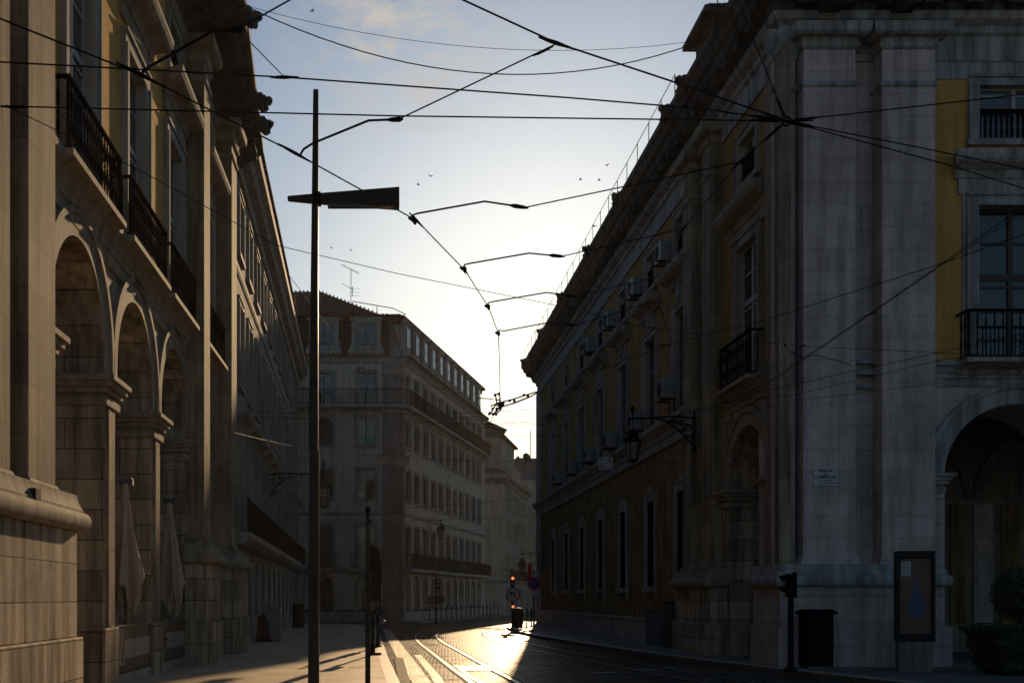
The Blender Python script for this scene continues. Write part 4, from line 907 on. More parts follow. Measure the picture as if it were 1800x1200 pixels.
m.build('pointing_hand_mark', 'sign_black', sg)

# lanterns on wall brackets
def lantern(name, label, root, length, ang, drop=.35, s=1.0, scrolls=True):
    t = thing(name, label, 'lantern', root, ang)      # bracket runs along local -x from the wall at x=0
    m = MB(); m.raw(-.03, .02, -.03, .03, -.95*s, .35*s); m.raw(-.05, .03, -.06, .06, -.98*s, -.9*s)
    m.tube([(0, 0, .12), (-length*.3, 0, .17), (-length*.8, 0, .12), (-length-.12, 0, .10)], .03*s, 6)
    if scrolls:
        m.tube([(0, 0, -.1), (-length*.35, 0, -.0), (-length*.62, 0, .1)], .022, 5); m.tube([(0, 0, -.8*s), (-length*.12, 0, -.45), (-length*.3, 0, -.15), (-length*.5, 0, .08)], .026, 5)
        for cx, cz, rr in ((-.2, -.2, .13), (-.42, -.02, .11), (-.18, -.52, .14), (-.66, .03, .09), (-.36, -.25, .08)):
            m.tube([(cx*s+rr*s*(1-k/26)*math.cos(k*.55), 0, cz*s+rr*s*(1-k/26)*math.sin(k*.55)) for k in range(20)], .015, 5)
        m.tube([(-length, 0, .12), (-length, 0, .35*s)], .03, 6); m.lathe([(.05, .33*s), (.06, .4*s), (.05, .5*s), (.0, .55*s)], (-length, 0), 8)
    m.build('bracket', 'iron_dark', t)
    z0 = .12-drop; cx = -length; w = s
    c = MB(); c.tube([(cx, 0, .1), (cx, 0, z0+.02)], .012, 5); c.lathe([(.02*w, z0+.06), (.07*w, z0), (.10*w, z0-.02), (.09*w, z0-.05), (.19*w, z0-.16), (.27*w, z0-.30), (.29*w, z0-.32), (.27*w, z0-.35)], (cx, 0), 6); c.build('cap', 'iron_dark', t)
    z1 = z0-.35; z2 = z1-.55*w; cg = MB(); cg.lathe([(.245*w, z1), (.15*w, z2)], (cx, 0), 6); cg.build('glass', 'lantern_glass', t)
    fr = MB()
    for k in range(6):
        a = 2*math.pi*k/6; fr.tube([(cx+.255*w*math.cos(a), .255*w*math.sin(a), z1+.01), (cx+.155*w*math.cos(a), .155*w*math.sin(a), z2)], .014*w, 5)
    fr.lathe([(.15*w, z2+.01), (.165*w, z2), (.15*w, z2-.04), (.05*w, z2-.09), (.0, z2-.12)], (cx, 0), 6); fr.build('cage', 'iron_dark', t)
    return t
q = P(1220, 740, d=31.6)
lantern('wall_lantern', 'large hexagonal lantern hanging from a scrolled iron bracket on the corner palace pilaster', (8.68, 31.6, P(0, 742, d=31.6).z), 8.68-P(1112, 0, d=31.6).x, 0, .35, .88)
q = P(568, 845, d=49)
lantern('wall_lantern', 'lantern on a long bracket from the shaded house row, behind the tall lamp post', (onrow(49)[0], 49, P(0, 838, d=49).z), P(569, 0, d=49).x-onrow(49)[0], R(180), .3, 1.35)
xa2, ya2 = .83+.294*6.5, 74+6.5
lantern('wall_lantern', 'small lantern on the long side wall of the mansard building, above the iron balcony', (xa2, ya2, P(0, 916, d=80).z), 1.0, R(163.6), .3, 1.15, False)
q = P(936, 985, d=64.5)
lantern('wall_lantern', 'little lantern at the far palace end, above the round blue sign', (8.9, 66.2, P(0, 985, d=66).z+.3), 1.0, 0, .3, .9, False)

# flag pole on the row
fq = onrow(47)
fp = thing('flag_pole', 'bare slanting flag pole leaning out from the long iron balcony of the shaded house row', 'flag pole', (fq[0]+.45, 47, 3.9))
a = P(480, 940, d=47)-Vector((fq[0]+.45, 47, 3.9)); b = P(512, 800, d=47)-Vector((fq[0]+.45, 47, 3.9))
m = MB(); m.tube([a, b], [.05, .03], 8); m.build('pole', 'white_metal', fp); m = MB(); blob(m, b, .05, 3, 4); m.build('finial', 'iron', fp)

# air conditioners
def ac(label, c, z, first=None, side=1, o=.10, w=.82):
    t = thing('air_conditioner', label, 'air conditioner', (9.05, 0, 0), R(-90), 'air conditioners on the right palace wall')
    t.location = (9.05-o, -c, z)
    m = MB(); m.raw(-w/2, w/2, -.34, 0, .05, .68); m.build('casing', 'white_metal', t, bevel=.02)
    m = MB(); m.tube([(-.12, -.345, .37), (-.12, -.355, .37)], .25, 20); fn = m.build('fan_grille', 'vent_dark', t)
    m = MB()
    for k in range(5): m.raw(-.37, .13, -.362, -.357, .17+k*.1, .18+k*.1)
    m.build('grille_bars', 'white_metal', fn)
    m = MB(); m.raw(-.3, -.26, -.42, .05, .0, .05); m.raw(.26, .3, -.42, .05, .0, .05); m.raw(-.3, -.26, .0, .04, -.35, .0); m.raw(.26, .3, .0, .04, -.35, .0); m.build('wall_bracket', 'iron_dark', t)
    m = MB(); m.tube([(w/2, -.1, .5), (w/2+.12, -.08, .4), (w/2+.14, .02, .1), (w/2+.14, .05, -.25)], .02, 6); m.build('pipe', 'white_metal', t)
    return t
ordn = ['first', 'second', 'third', 'fourth', 'fifth', 'sixth', 'seventh']
for i in range(4): ac('air conditioner beside the %s small upper window of the corner palace from its pilasters' % ordn[i], wc[i]-1.35, 12.35)
for i in range(6): ac('air conditioner on the ledge by the %s tall window from the corner palace pilasters' % ordn[i], wc[i]-(.95 if i else .2), 7.5 if i else 7.75, o=.2 if i else .3)

# hanging notice, wires carry it
q = P(1065, 814, d=40)
hs = thing('hanging_sign', 'white square tram sign crossed by a black diagonal, hung in front of the yellow wall', 'sign', tuple(q), R(-12))
m = MB(); m.raw(-.24, .24, -.012, .012, -.21, .21); m.build('plate', 'enamel_white', hs)
m = MB()
for a, b in (((-.17, -.15), (.17, -.15)), ((-.17, .15), (.17, .15)), ((-.17, -.15), (-.17, .15)), ((.17, -.15), (.17, .15)), ((-.15, -.13), (.15, .14))): m.tube([(a[0], -.016, a[1]), (b[0], -.016, b[1])], .012, 4)
m.build('sign_mark', 'sign_black', hs); m = MB(); m.tube([(-.2, 0, .2), (-.18, 0, .5)], .008, 4); m.tube([(.2, 0, .2), (.18, 0, .52)], .008, 4); m.build('hangers', 'cable', hs)
hs.children[-1].name = 'hanger'

# far crossing group at the end of the right sidewalk
q = P(901, 1110, d=55); tf = thing('traffic_signal', 'far signal post with glowing red lamp above a round no turn sign', 'traffic light', (q.x, 55, .12))
post(tf, 2.5, .05); signal_head(tf, 0, -.02, 1.9, 0, 3, .8, (0,)); 
def disc(parent, x, y, z, r, mat, name='disc', t=.02):
    m = MB(); m.tube([(x, y, z), (x, y-t, z)], r, 24); return m.build(name, mat, parent)
d_ = disc(tf, 0, -.14, 1.68, .36, 'sign_red', 'sign_disc'); disc(d_, 0, -.161, 1.68, .29, 'enamel_white', 'sign_face', .004)
m = MB(); m.tube([(.1, -.17, 1.55), (.1, -.17, 1.72), (.04, -.17, 1.78), (-.1, -.17, 1.76)], .03, 6); m.prism([(-.2, 1.75), (-.07, 1.86), (-.07, 1.64)], .168, .176); m.build('turn_arrow', 'sign_black', d_)
m = MB(); m.tube([(-.2, -.18, 1.88), (.2, -.18, 1.48)], .022, 5); m.build('sign_bar', 'sign_red', d_)
signal_head(tf, 0, -.1, .78, 0, 2, .7, (0,), 'pedestrian_head')
lb = thing('litter_bin', 'dark street litter bin with shiny rounded lid beside the far red signal', 'litter bin', (P(907, 0, d=54.3).x+.1, 54.3, .12))
m = MB(); m.lathe([(.2, .05), (.26, .3), (.28, .8), (.28, .84)], n=14); m.build('body', 'iron_dark', lb); m = MB(); m.lathe([(.3, .84), (.31, .88), (.25, .98), (.12, 1.04), (0.01, 1.05)], n=14); m.build('lid', 'pole_paint', lb, True)
q = P(936, 1097, d=60); np_ = thing('no_stopping_sign', 'round blue sign with red cross and rim at the far palace corner', 'sign', (q.x-.05, 59, .12))
post(np_, 3.0, .04); d_ = disc(np_, 0, -.05, 2.3, .36, 'sign_red', 'sign_disc'); disc(d_, 0, -.071, 2.3, .29, 'sign_blue', 'sign_face', .004)
m = MB(); m.tube([(-.2, -.08, 2.5), (.2, -.08, 2.1)], .03, 5); m.tube([(.2, -.08, 2.5), (-.2, -.08, 2.1)], .03, 5); m.build('sign_cross', 'sign_red', d_)
m = MB(); m.raw(-.2, .25, -.05, -.03, 1.66, 1.9); m.build('lower_plate', 'enamel_white', np_)
q = P(931, 1003, d=61); rb = thing('red_banner', 'narrow red hanging sign on a short arm above the round blue sign', 'sign', (q.x, 61, q.z))
m = MB(); m.raw(-.12, .12, -.06, .06, -.38, .38); m.build('panel', 'sign_red', rb, bevel=.03); m = MB(); m.tube([(0, 0, .42), (8.85-q.x, 2.0, .42)], .02, 6); m.tube([(0, 0, .36), (0, 0, .43)], .02, 6); m.build('arm', 'iron_dark', rb)
q = P(767, 1096, d=70); t4_ = thing('traffic_signal', 'dim three-lamp signal post in front of the mansard building ground floor arches', 'traffic light', (q.x, 70.2, 0))
post(t4_, 3.3, .05); signal_head(t4_, .12, -.05, 1.95, 0, 3, 1.0); disc(t4_, -.3, 0, 1.5, .3, 'cabinet_grey', 'sign_back'); disc(t4_, .25, .02, 1.55, .3, 'cabinet_grey', 'sign_back')
# bollards along the mansard building
for i in range(16):
    tt = 1.0+i*1.55; x = .83+.294*tt+2.3; y = 74+tt-.7
    b_ = thing('bollard', '%s thin dark bollard from the left before the mansard building' % ('first second third fourth fifth sixth seventh eighth ninth tenth eleventh twelfth thirteenth fourteenth fifteenth sixteenth'.split()[i]), 'bollard', (x-.75, y, .10), 0, 'bollards along the mansard building')
    m = MB(); m.lathe([(.05, 0), (.04, .1), (.035, .85), (.05, .87), (.05, .93), (.02, .98)], n=8); m.build('post', 'iron_dark', b_); m = MB(); m.lathe([(.07, 0), (.07, .03), (.05, .05)], n=8); m.build('foot', 'iron_dark', b_)
for i, (u, d) in enumerate(((917, 56.5), (926, 57.5), (934, 58.5))):
    b_ = thing('bollard', '%s thin bollard standing beyond the far litter bin at the palace corner' % ('nearest', 'middle', 'farthest')[i], 'bollard', (P(u, 0, d=d).x, d, .12), 0, 'bollards at the far palace corner')
    m = MB(); m.lathe([(.05, 0), (.04, .1), (.035, .85), (.05, .87), (.05, .93), (.02, .98)], n=8); m.build('post', 'iron_dark', b_); m = MB(); m.lathe([(.07, 0), (.07, .03), (.05, .05)], n=8); m.build('foot', 'iron_dark', b_)
# utility boxes on the left
def cabinet(name, label, cat, x, y, z, w, d, h, mat='cabinet_grey'):
    t = thing(name, label, cat, (x, y, z)); m = MB(); m.raw(-w/2, w/2, -d/2, d/2, .06, h); m.build('body', mat, t, bevel=.015)
    m = MB(); m.raw(-w/2-.03, w/2+.03, -d/2-.03, d/2+.03, h, h+.05); m.build('top', mat, t); m = MB(); m.raw(-w/2+.03, w/2-.03, -d/2+.03, d/2-.03, 0, .06); m.build('foot', 'concrete', t)
    m = MB(); m.raw(w/2+.001, w/2+.012, -d/2+.05, d/2-.05, .14, h-.08); dd = m.build('door', mat, t); m = MB(); m.raw(w/2+.012, w/2+.03, -.02, .02, h*.5, h*.5+.12); m.build('handle', 'iron_dark', dd)
    return t
cabinet('utility_cabinet', 'pale grey utility cabinet against the shaded house row ground floor', 'utility cabinet', P(478, 0, d=42.0).x, 42.0, .03, .7, .5, 1.25, 'white_metal')
cabinet('dark_box', 'dark street container farther along the shaded house row beyond the pale cabinet', 'container', P(524, 0, d=60).x, 60, .03, .6, .6, 1.25, 'iron_dark')
rc = thing('red_barrier', 'folded dark red road barrier leaning beside the pale utility cabinet', 'barrier', (P(462, 0, d=41).x, 41, .03))
m = MB(); m.prism([(.28, .1), (-.25, .1), (-.18, .9), (.05, 1.05), (.2, .7)], -.04, .04); m.build('panel', 'barrier_red', rc); m = MB(); m.raw(-.28, .3, -.15, .15, 0, .1); m.build('foot', 'iron_dark', rc)
uc = thing('utility_cabinet', 'low grey cabinet with ribbed door standing at the ochre palace wall', 'utility cabinet', (8.7, 36.3, .12))
m = MB(); m.raw(-.12, .2, -.9, .9, .0, 1.15); m.build('body', 'cabinet_grey', uc, bevel=.015); m = MB()
for i in range(6): m.raw(-.15, -.12, -.75+i*.25, -.6+i*.25, .15, 1.0)
m.build('ribbed_door', 'cabinet_grey', uc); m = MB(); m.raw(-.16, .2, -.95, .95, 1.15, 1.2); m.build('top', 'cabinet_grey', uc)
rd = thing('dark_box', 'black box put in for the dark opening between grey cabinet and pilaster pedestal', 'container', (8.72, 34.0, .12))  # solid black box added in place of a dark opening beside the cabinet
m = MB(); m.raw(-.15, .12, -.65, .75, 0, 1.35); m.build('body', 'sign_black', rd, bevel=.01); m = MB(); m.raw(-.18, .13, -.7, .8, 1.35, 1.4); m.build('lid', 'iron_dark', rd)

# cafe enclosure panels and folded parasols in the arcade
def panel(label, y0, y1, x=-5.0, mirror=False):
    t = thing('enclosure_panel', label, 'panel', (x, y0, .03), R(90), 'terrace panels between the arcade piers')
    n_ = 3 if (y1-y0) > 2 else 2; w = y1-y0
    m = MB(); m.raw(0, w, -.012, .012, .22, 1.08); m.build('printed_glass', 'panel_brown', t)
    m = MB(); m.raw(w*.22, w*.99, -.018, -.0122, .48, .84); m.build('pale_band', 'panel_cream', t)
    m = MB(); m.raw(0, w, -.03, .03, 1.08, 1.12); m.raw(0, .04, -.03, .03, 0, 1.08); m.raw(w-.04, w, -.03, .03, 0, 1.08)
    for k in range(1, 2): m.raw(w*k/2-.006, w*k/2+.006, -.022, .02, .22, 1.08)
    m.build('frame', 'grey_frame', t)
    m = MB(); m.raw(.04, w/2-.03, -.04, .04, 0, .2); m.raw(w/2+.03, w-.04, -.04, .04, 0, .2); m.build('foot', 'panel_cream', t)
    m = MB()
    if mirror:
        for xx in (.45, .62): m.lathe([(.0, .68), (.03, .70), (.03, .72), (.0, .74)], (xx, -.02), 6); m.raw(xx-.02, xx+.02, -.024, -.0182, .56, .64)
        m.raw(.9, 1.6, -.022, -.0182, .64, .652)
        m.build('printed_mark', 'panel_brown', t)
        m = MB(); m.prism([(.42, .25), (.38, .45), (.40, .47), (.44, .47)], .0125, .02); m.build('printed_figure', 'panel_cream', t)
    else:
        m.prism([(a, z) for a, z in ((.62, .36), (.22, .36), (.2, .6), (.34, .84), (.38, 1.0), (.44, .84), (.58, .6))], .0125, .02); m.build('printed_figure', 'canvas', t)
        m = MB(); m.prism([(.5, .40), (.36, .42), (.38, .8), (.45, .7)], .0202, .024); m.build('printed_fold', 'panel_brown', t)
        m = MB(); m.raw(w*.3, w*.85, -.0225, -.0182, .55, .556); m.raw(w*.3, w*.85, -.0225, -.0182, .6, .606); m.build('printed_mark', 'canvas', t)
panel('near terrace panel printed with a folded parasol and a wide pale band', 20.25, 23.1)
panel('far terrace panel printed with two small dark marks on a pale band', 24.15, 26.95, mirror=True)
def parasol(label, u, d, vt, vb, lean, seed, hw):
    top = P(u, vt, d=d); bot = P(u, vb, d=d); H = top.z-.03
    t = thing('folded_parasol', label, 'parasol', (top.x, d, .03), 0, 'folded parasols in the arcade')
    m = MB(); m.tube([(-.02, .15, 0), (-.02, .15, H+.05)], .03, 8); m.build('pole', 'grey_frame', t)
    m = MB(); m.raw(-.14, .12, .1, .2, H-.02, H+.1); m.tube([(.0, 0, H), (.14, -.03, H+.1)], .018, 6); m.tube([(-.12, .1, H-.02), (-.12, .0, H+.09)], .015, 6); m.build('crown_joint', 'grey_frame', t)
    rr = random.Random(seed); zb = bot.z-.03; n = 96; rows = 34; vs = []
    ph = [rr.uniform(0, 6.28) for _ in range(4)]
    for j in range(rows+1):
        f = j/rows; z = H-(H-zb)*f; wd = .045+hw*min(1, f*1.12)**1.05; 
        if f > .93: wd *= 1-.25*(f-.93)/.07
        for i in range(n):
            a = 2*math.pi*i/n; fold = 1+.40*(1-2*abs(math.sin(2.5*a+ph[0]+f*.7)))*min(1, f*2.5)+.16*math.sin(9*a+ph[1]+f*2.5)*min(1, f*2)+.09*math.sin(17*a+ph[2]+f*4)
            hem = (.20*math.sin(2*a+ph[3])+.18*(1-2*abs(math.sin(2.5*a+ph[0]+.6))))*max(0, (f-.55)/.45)
            vs.append((lean*f+wd*fold*math.cos(a), wd*fold*.8*math.sin(a), z+hem))
    m = MB(); m.add(vs, [(j*n+i, j*n+(i+1) % n, (j+1)*n+(i+1) % n, (j+1)*n+i) for j in range(rows) for i in range(n)]); m.build('canvas', 'canvas', t, True)
    ztie = H-(H-zb)*.62; k = MB(); k.tube([(lean*.72+hw*1.12*math.cos(2*math.pi*q/16), hw*.95*math.sin(2*math.pi*q/16), ztie+.05*math.sin(q)) for q in range(17)], .012, 5); k.build('tie_strap', 'canvas', t)
parasol('nearer folded beige parasol hanging in the arch with the first terrace panel', 220, 21.4, 850, 1056, .05, 5, .20)
parasol('farther folded beige parasol hanging in the arch beside the double pilaster', 297, 25.2, 883, 1055, .08, 11, .19)
# topiary on the right edge
tp = thing('topiary_bush', 'clipped dark topiary bush with a round ball above a square hedge block', 'topiary', (P(1800, 0, d=22).x, 22.3, .1))
def leaves(mb, pts, size, rr):
    for p in pts:
        p = Vector(p); a = Vector((rr.uniform(-1, 1), rr.uniform(-1, 1), rr.uniform(-1, 1))).normalized(); b = a.cross(Vector((rr.uniform(-1, 1), rr.uniform(-1, 1), rr.uniform(-1, 1)))).normalized(); s = size*rr.uniform(.6, 1.3)
        mb.add([p-a*s, p+b*s*.5, p+a*s, p-b*s*.5], [(0, 1, 2, 3)])
rr = random.Random(4); m = MB(); pts = []
for _ in range(5200):
    v = Vector((rr.gauss(0, 1), rr.gauss(0, 1), rr.gauss(0, 1))).normalized()*(.52+.05*math.sin(rr.random()*9))*rr.uniform(.8, 1.04); pts.append(v+Vector((.12, 0, 1.62)))
leaves(m, pts, .03, rr); m.build('ball', 'foliage', tp)
m = MB(); pts = []
for _ in range(9000):
    z = rr.random()**.8; hw = .5+.22*z+.03*math.sin(z*14); f = rr.randrange(5); a = rr.uniform(-1, 1); 
    if f == 4: p = (rr.uniform(-hw, hw), rr.uniform(-hw, hw), .95+rr.uniform(-.04, .05))
    elif f % 2: p = (hw*(1 if f == 1 else -1)*rr.uniform(.93, 1.04), a*hw, .1+.86*z)
    else: p = (a*hw, hw*(1 if f == 0 else -1)*rr.uniform(.93, 1.04), .1+.86*z)
    pts.append(p)
leaves(m, pts, .035, rr); m.build('hedge_block', 'foliage', tp)
m = MB(); blob(m, (.12, 0, 1.62), .42, 5, 7); m.raw(-.48, .48, -.48, .48, .12, .9); m.tube([(.1, 0, .8), (.12, 0, 1.3)], .05, 6); m.build('inner_growth', 'foliage', tp)
m = MB(); m.raw(-.42, .42, -.42, .42, 0, .14); m.build('planter', 'iron_dark', tp)
# birds
for i, (u, v, d, pose) in enumerate(((549, 20, 60, 'alone high in the sky near the upper arcade cornice'), (735, 325, 70, 'gliding over the lamp blade, lower of the two'), (757, 310, 70, 'gliding over the lamp blade, higher of the two'), (1020, 316, 70, 'flying apart near the palace roofline, farther from the roof'), (1053, 317, 70, 'flying level near the palace roofline, closer to the roof'), (1067, 291, 70, 'highest of those near the palace roofline'), (617, 440, 90, 'just above the rooftop antenna'), (583, 436, 90, 'between the lamp post and the antenna'), (1045, 398, 60, 'lowest one, close to the palace roof rail'))):
    q = P(u, v, d=d); b_ = thing('bird', 'tiny dark bird '+pose, 'bird', tuple(q), R(rnd.uniform(0, 360)), 'birds in the sky')
    m = MB(); m.tube([(-.11, 0, 0), (-.05, 0, .01), (.04, 0, .012), (.1, 0, 0)], [.01, .03, .032, .008], 6); m.build('body', 'bird_dark', b_)
    for sg in (1, -1):
        m = MB(); m.add([(-.04, 0, .015), (.05, 0, .015), (.02, sg*.12, .07), (-.03, sg*.22, .05), (-.05, sg*.1, .055)], [(0, 1, 2, 3, 4)]); m.build('wing', 'bird_dark', b_)

for i, (u, v, dd) in enumerate(((672, 808, 50), (708, 809, 48))):
    q = P(u, v, d=dd); f_ = thing('hanging_banner', ('slack pale banner hanging from a level wire, nearer the lamp post', 'small pale banner hanging from a level wire, nearer the building corner')[i], 'banner', tuple(q), R(15*i))
    m = MB(); m.add([(-.3, 0, .22), (.3, 0, .2), (.28, .04, -.2), (0, -.05, -.26), (-.3, .03, -.18)], [(0, 1, 2, 3, 4)]); o_ = m.build('cloth', 'canvas', f_); md = o_.modifiers.new('solid', 'SOLIDIFY'); md.thickness = .01
    m = MB(); m.tube([(-.45, 0, .24), (.45, 0, .21)], .008, 4); m.build('cord', 'cable', f_)
# ================================================================ overhead wires
def sagline(a, b, sag, n=14): return [a.lerp(b, k/n)-Vector((0, 0, sag*4*(k/n)*(1-k/n))) for k in range(n+1)]
def wire(label, pts, r=.011, name='overhead_wire', cat='wire', mat='cable', parts=None, grp='overhead wires over the street'):
    r *= .62; c = pts[len(pts)//2]; t = thing(name, label, cat, tuple(c), 0, grp)
    m = MB(); m.tube([Vector(p)-c for p in pts], r, 6); m.build('line', mat, t)
    if parts:
        for nm, p, d, k in parts:
            p = Vector(p)-c; m = MB()
            if nm == 'clamp': m.tube([p-d*.12*k, p-d*.06*k, p, p+d*.06*k, p+d*.12*k], [r, r*1.9, r*2.3, r*1.6, r], 6)
            else:
                m.tube([p-d*.22*k, p-d*.16*k, p-d*.12*k, p+d*.12*k, p+d*.16*k, p+d*.22*k], [r, r*1.2, r*2.0, r*2.0, r*1.2, r], 7)
            m.build(nm, 'iron_dark', t)
    return t
def poly(pts, zs):
    """photo points and heights -> 3D"""
    return [P(u, v, z=z) for (u, v), z in zip(pts, zs)]
def dirv(a, b): return (Vector(b)-Vector(a)).normalized()
Zc = 6.0
# contact wire above the near track
cw = [(-300, -95), (0, 33), (130, 85), (250, 133), (520, 270), (733, 388), (818, 476), (859, 540), (876, 586), (878, 640), (879, 690)]
cp = poly(cw, [Zc]*len(cw))
wire('black tram contact wire curving overhead through all the pull-off clamps to the wire junction', cp, .012, 'contact_wire', 'contact wire',
     parts=[('clamp', cp[i], dirv(cp[i], cp[i+1]), 2.3 if i < 6 else 1.6) for i in (3, 4, 5, 6, 7, 8)])
J = P(878, 703, z=6.3)
c2_ = [(878, 712), (862, 740), (830, 775), (797, 820), (765, 892), (757, 930)]; c2p = poly(c2_, [6.1, 6.0, 6.0, 6.0, 6.0, 5.9])
wire('contact wire continuing from the junction down across the mansard building facade', c2p, .011, 'contact_wire', 'contact wire')
# pull-off arms and the polygon cable on the right
H = P(1382, 213, z=6.9); N1 = P(1300, 285, z=6.7); N2 = P(1201, 402, z=6.6); N3 = P(1160, 486, z=6.6); N4 = P(1156, 528, z=6.6); N5 = P(1195, 640, z=6.8)
def arm(label, contact, elbow, bend, ins, node, z=6.12):
    a = P(*contact, z=Zc+.03); y = a.y
    p1 = P(*elbow, d=y); p2 = P(*bend, d=y+.0); p3 = P(*ins, d=y+(node.y-y)*.25)
    c = p2; t = thing('pull_off_arm', label, 'wire arm', tuple(c), 0, 'pull-off arms of the contact wire')
    m = MB(); m.tube([a-c, (a+Vector((0, 0, .05)))-c, p1-c, p2-c, p3-c], [.014, .011, .011, .011, .011], 7); m.build('arm_tube', 'iron_dark', t)
    m = MB(); d = dirv(p2, p3); m.tube([p3-c-d*.06, p3-c, p3-c+d*.1, p3-c+d*.16], [.011, .026, .022, .009], 7); m.build('insulator', 'iron_dark', t)
    m = MB(); m.tube([a-c-Vector((.05, .1, .02)), a-c, a-c+Vector((.02, .12, -.01))], [.02, .035, .02], 6); m.build('clamp', 'iron_dark', t)
    m = MB(); m.tube([p3-c+d*.12, node-c], .0075, 6); m.build('span_wire', 'cable', t)
arm('highest pull-off arm over the lamp blade, its wire ending nearest the hub', (727, 385), (735, 375), (852, 354), (905, 362), N1)
arm('pull-off arm second from the top among the four bent ones', (816, 472), (826, 463), (930, 445), (972, 449), N2)
arm('third pull-off arm from the top, its kinked tube ending at the roof edge', (858, 538), (867, 530), (961, 514), (997, 519), N3)
arm('smallest pull-off arm, nearest the wire junction', (876, 585), (884, 582), (963, 567), (1000, 570), N4)
wire('slack cable dropping from the big wire hub past two pull-off nodes', [H, N1, N2], .011, parts=[('clamp', N1, dirv(H, N1), 1.2), ('clamp', N2, dirv(N1, N2), 1.2)])
wire('pale steel cable bending between the second and fourth pull-off nodes', [N2, N3, N4], .011, mat='cable_pale')
wire('thin dark cable from the lowest pull-off node down to the corner palace wall', [N4, N5], .009)
# upper left arms
A0 = P(978, 76, z=7.2)
def bracketarm(label, pts, zs, nodes):
    q = poly(pts, zs); c = q[len(q)//2]; t = thing('pull_off_arm', label, 'wire arm', tuple(c), 0, 'pull-off arms of the contact wire')
    m = MB(); m.tube([p-c for p in q], .012, 7); m.build('arm_tube', 'iron_dark', t)
    for i in nodes:
        d = dirv(q[i-1], q[i]); m = MB(); m.tube([q[i]-c-d*.14, q[i]-c-d*.08, q[i]-c+d*.02, q[i]-c+d*.06], [.012, .024, .027, .009], 7); m.build('insulator', 'iron_dark', t)
    return q
q1 = bracketarm('hooked arm crossing behind the upper part of the lamp post', [(528, 272), (534, 262), (550, 252), (648, 212), (700, 210)], [6.05, 6.1, 6.25, 6.4, 6.5], [4])
wire('black wire from the hooked arm up to the clamp high in the sky', [q1[-1], P(975, 79, z=7.15)], .012, parts=[('insulator', P(955, 90, z=7.1), dirv(q1[-1], A0), .5)])
q2 = bracketarm('arm in front of the yellow arcade facade rising to a dark node', [(247, 134), (254, 123), (262, 118), (372, 56), (418, 52)], [6.03, 6.1, 6.15, 6.4, 6.5], [4])
wire('black wire rising steeply from the dark node by the arcade cornice', [q2[-1], P(510, 0, z=6.8), P(700, -110, z=7.1)], .012)
wire('thin slanting wire joining the cornice node to the clamp beside the lamp top', [q2[-1], P(500, 136, z=6.9)], .008)
wire('thin wire rising from the cornice node across the arcade cornice', [P(330, -40, z=7.5), P(370, 5, z=7.2), q2[-1]], .006)
# long span wires to the hub
wire('thick span wire passing through the high clamp and down to the wire hub', [P(770, -20, z=7.4), A0, P(1232, 160, z=7.0), H], .015, parts=[('clamp', A0, dirv(A0, H), 1.7)])
wire('upper of the two long span wires crossing the street to the hub', [P(-60, 106, z=6.9), P(500, 136, z=6.9), P(1000, 172, z=6.9), P(1240, 192, z=6.9), H], .013, parts=[('clamp', P(500, 136, z=6.9), Vector((1, 0, 0)), 1.2), ('insulator', P(1345, 207, z=6.9), dirv(P(1240, 192, z=6.9), H), .8)])
K = P(12, 187, z=6.9)
wire('level span wire running straight from the anchor chain to the hub', [K, P(700, 204, z=6.9), H], .013, parts=[('insulator', P(1350, 211, z=6.9), Vector((1, 0, 0)), .8), ('insulator', P(30, 188, z=6.9), Vector((1, 0, 0)), .7)])
t = thing('anchor_chain', 'short rusty chain of links holding the level span wire', 'chain', tuple(K)); m = MB()
for i in range(5):
    m.tube([(-.035*i+.025*math.cos(a), .012*math.sin(a) if i % 2 else 0, .012*math.sin(a) if not i % 2 else 0) for a in [2*math.pi*k/10 for k in range(11)]], .005, 5, False)
m.tube([(-.16, 0, 0), (-.7, -.2, .12)], .01, 6); m.build('links', 'iron', t)
wire('long slanting wire from the anchor chain down across the lamp post to the palace', [K, P(250, 302, z=6.95), P(485, 431, z=7.0), P(700, 481, z=7.0), P(1000, 541, z=7.0), P(1120, 572, z=7.1), P(1300, 598, z=7.1), P(1430, 609, z=6.9), P(1700, 622, z=6.6)], .009)
wire('sagging heavy cable between the two cornices at the top of the sky', sagline(P(440, 15, d=26), P(1256, 64, d=28.5), 1.25, 22), .022)
wire('thin sagging cable just above the heavy one between the cornices', sagline(P(438, 12, d=26.2), P(1252, 68, d=28.7), .62, 22), .010)
wire('dark steep wire hanging down to the span wire beside the hub', [P(1264, -20, z=8.5), P(1238, 192, z=6.92)], .010)
wire('dark steep wire dropping straight into the hub', [P(1285, -30, z=8.6), H], .010)
wire('wire from the hub rising over the yellow wall panel', [H, P(1800, 166, z=7.0), P(2000, 146, z=7.0)], .011, parts=[('insulator', P(1402, 212, z=6.9), Vector((1, 0, 0)), .8)])
wire('upper of two wires falling from the hub past the yellow panel', [H, P(1620, 260, z=6.8), P(1900, 318, z=6.7)], .011, parts=[('insulator', P(1405, 220, z=6.88), Vector((1, 0, -.2)).normalized(), .8)])
wire('lower of two wires falling from the hub past the yellow panel', [H, P(1660, 288, z=6.7), P(1900, 362, z=6.5)], .011)
t = thing('wire_hub', 'dark knot of rings and insulators where many wires meet before the corner pilaster', 'wire hub', tuple(H)); m = MB()
m.tube([(.05*math.cos(a), 0, .05*math.sin(a)) for a in [2*math.pi*k/14 for k in range(15)]], .012, 6, False); m.build('ring', 'iron_dark', t)
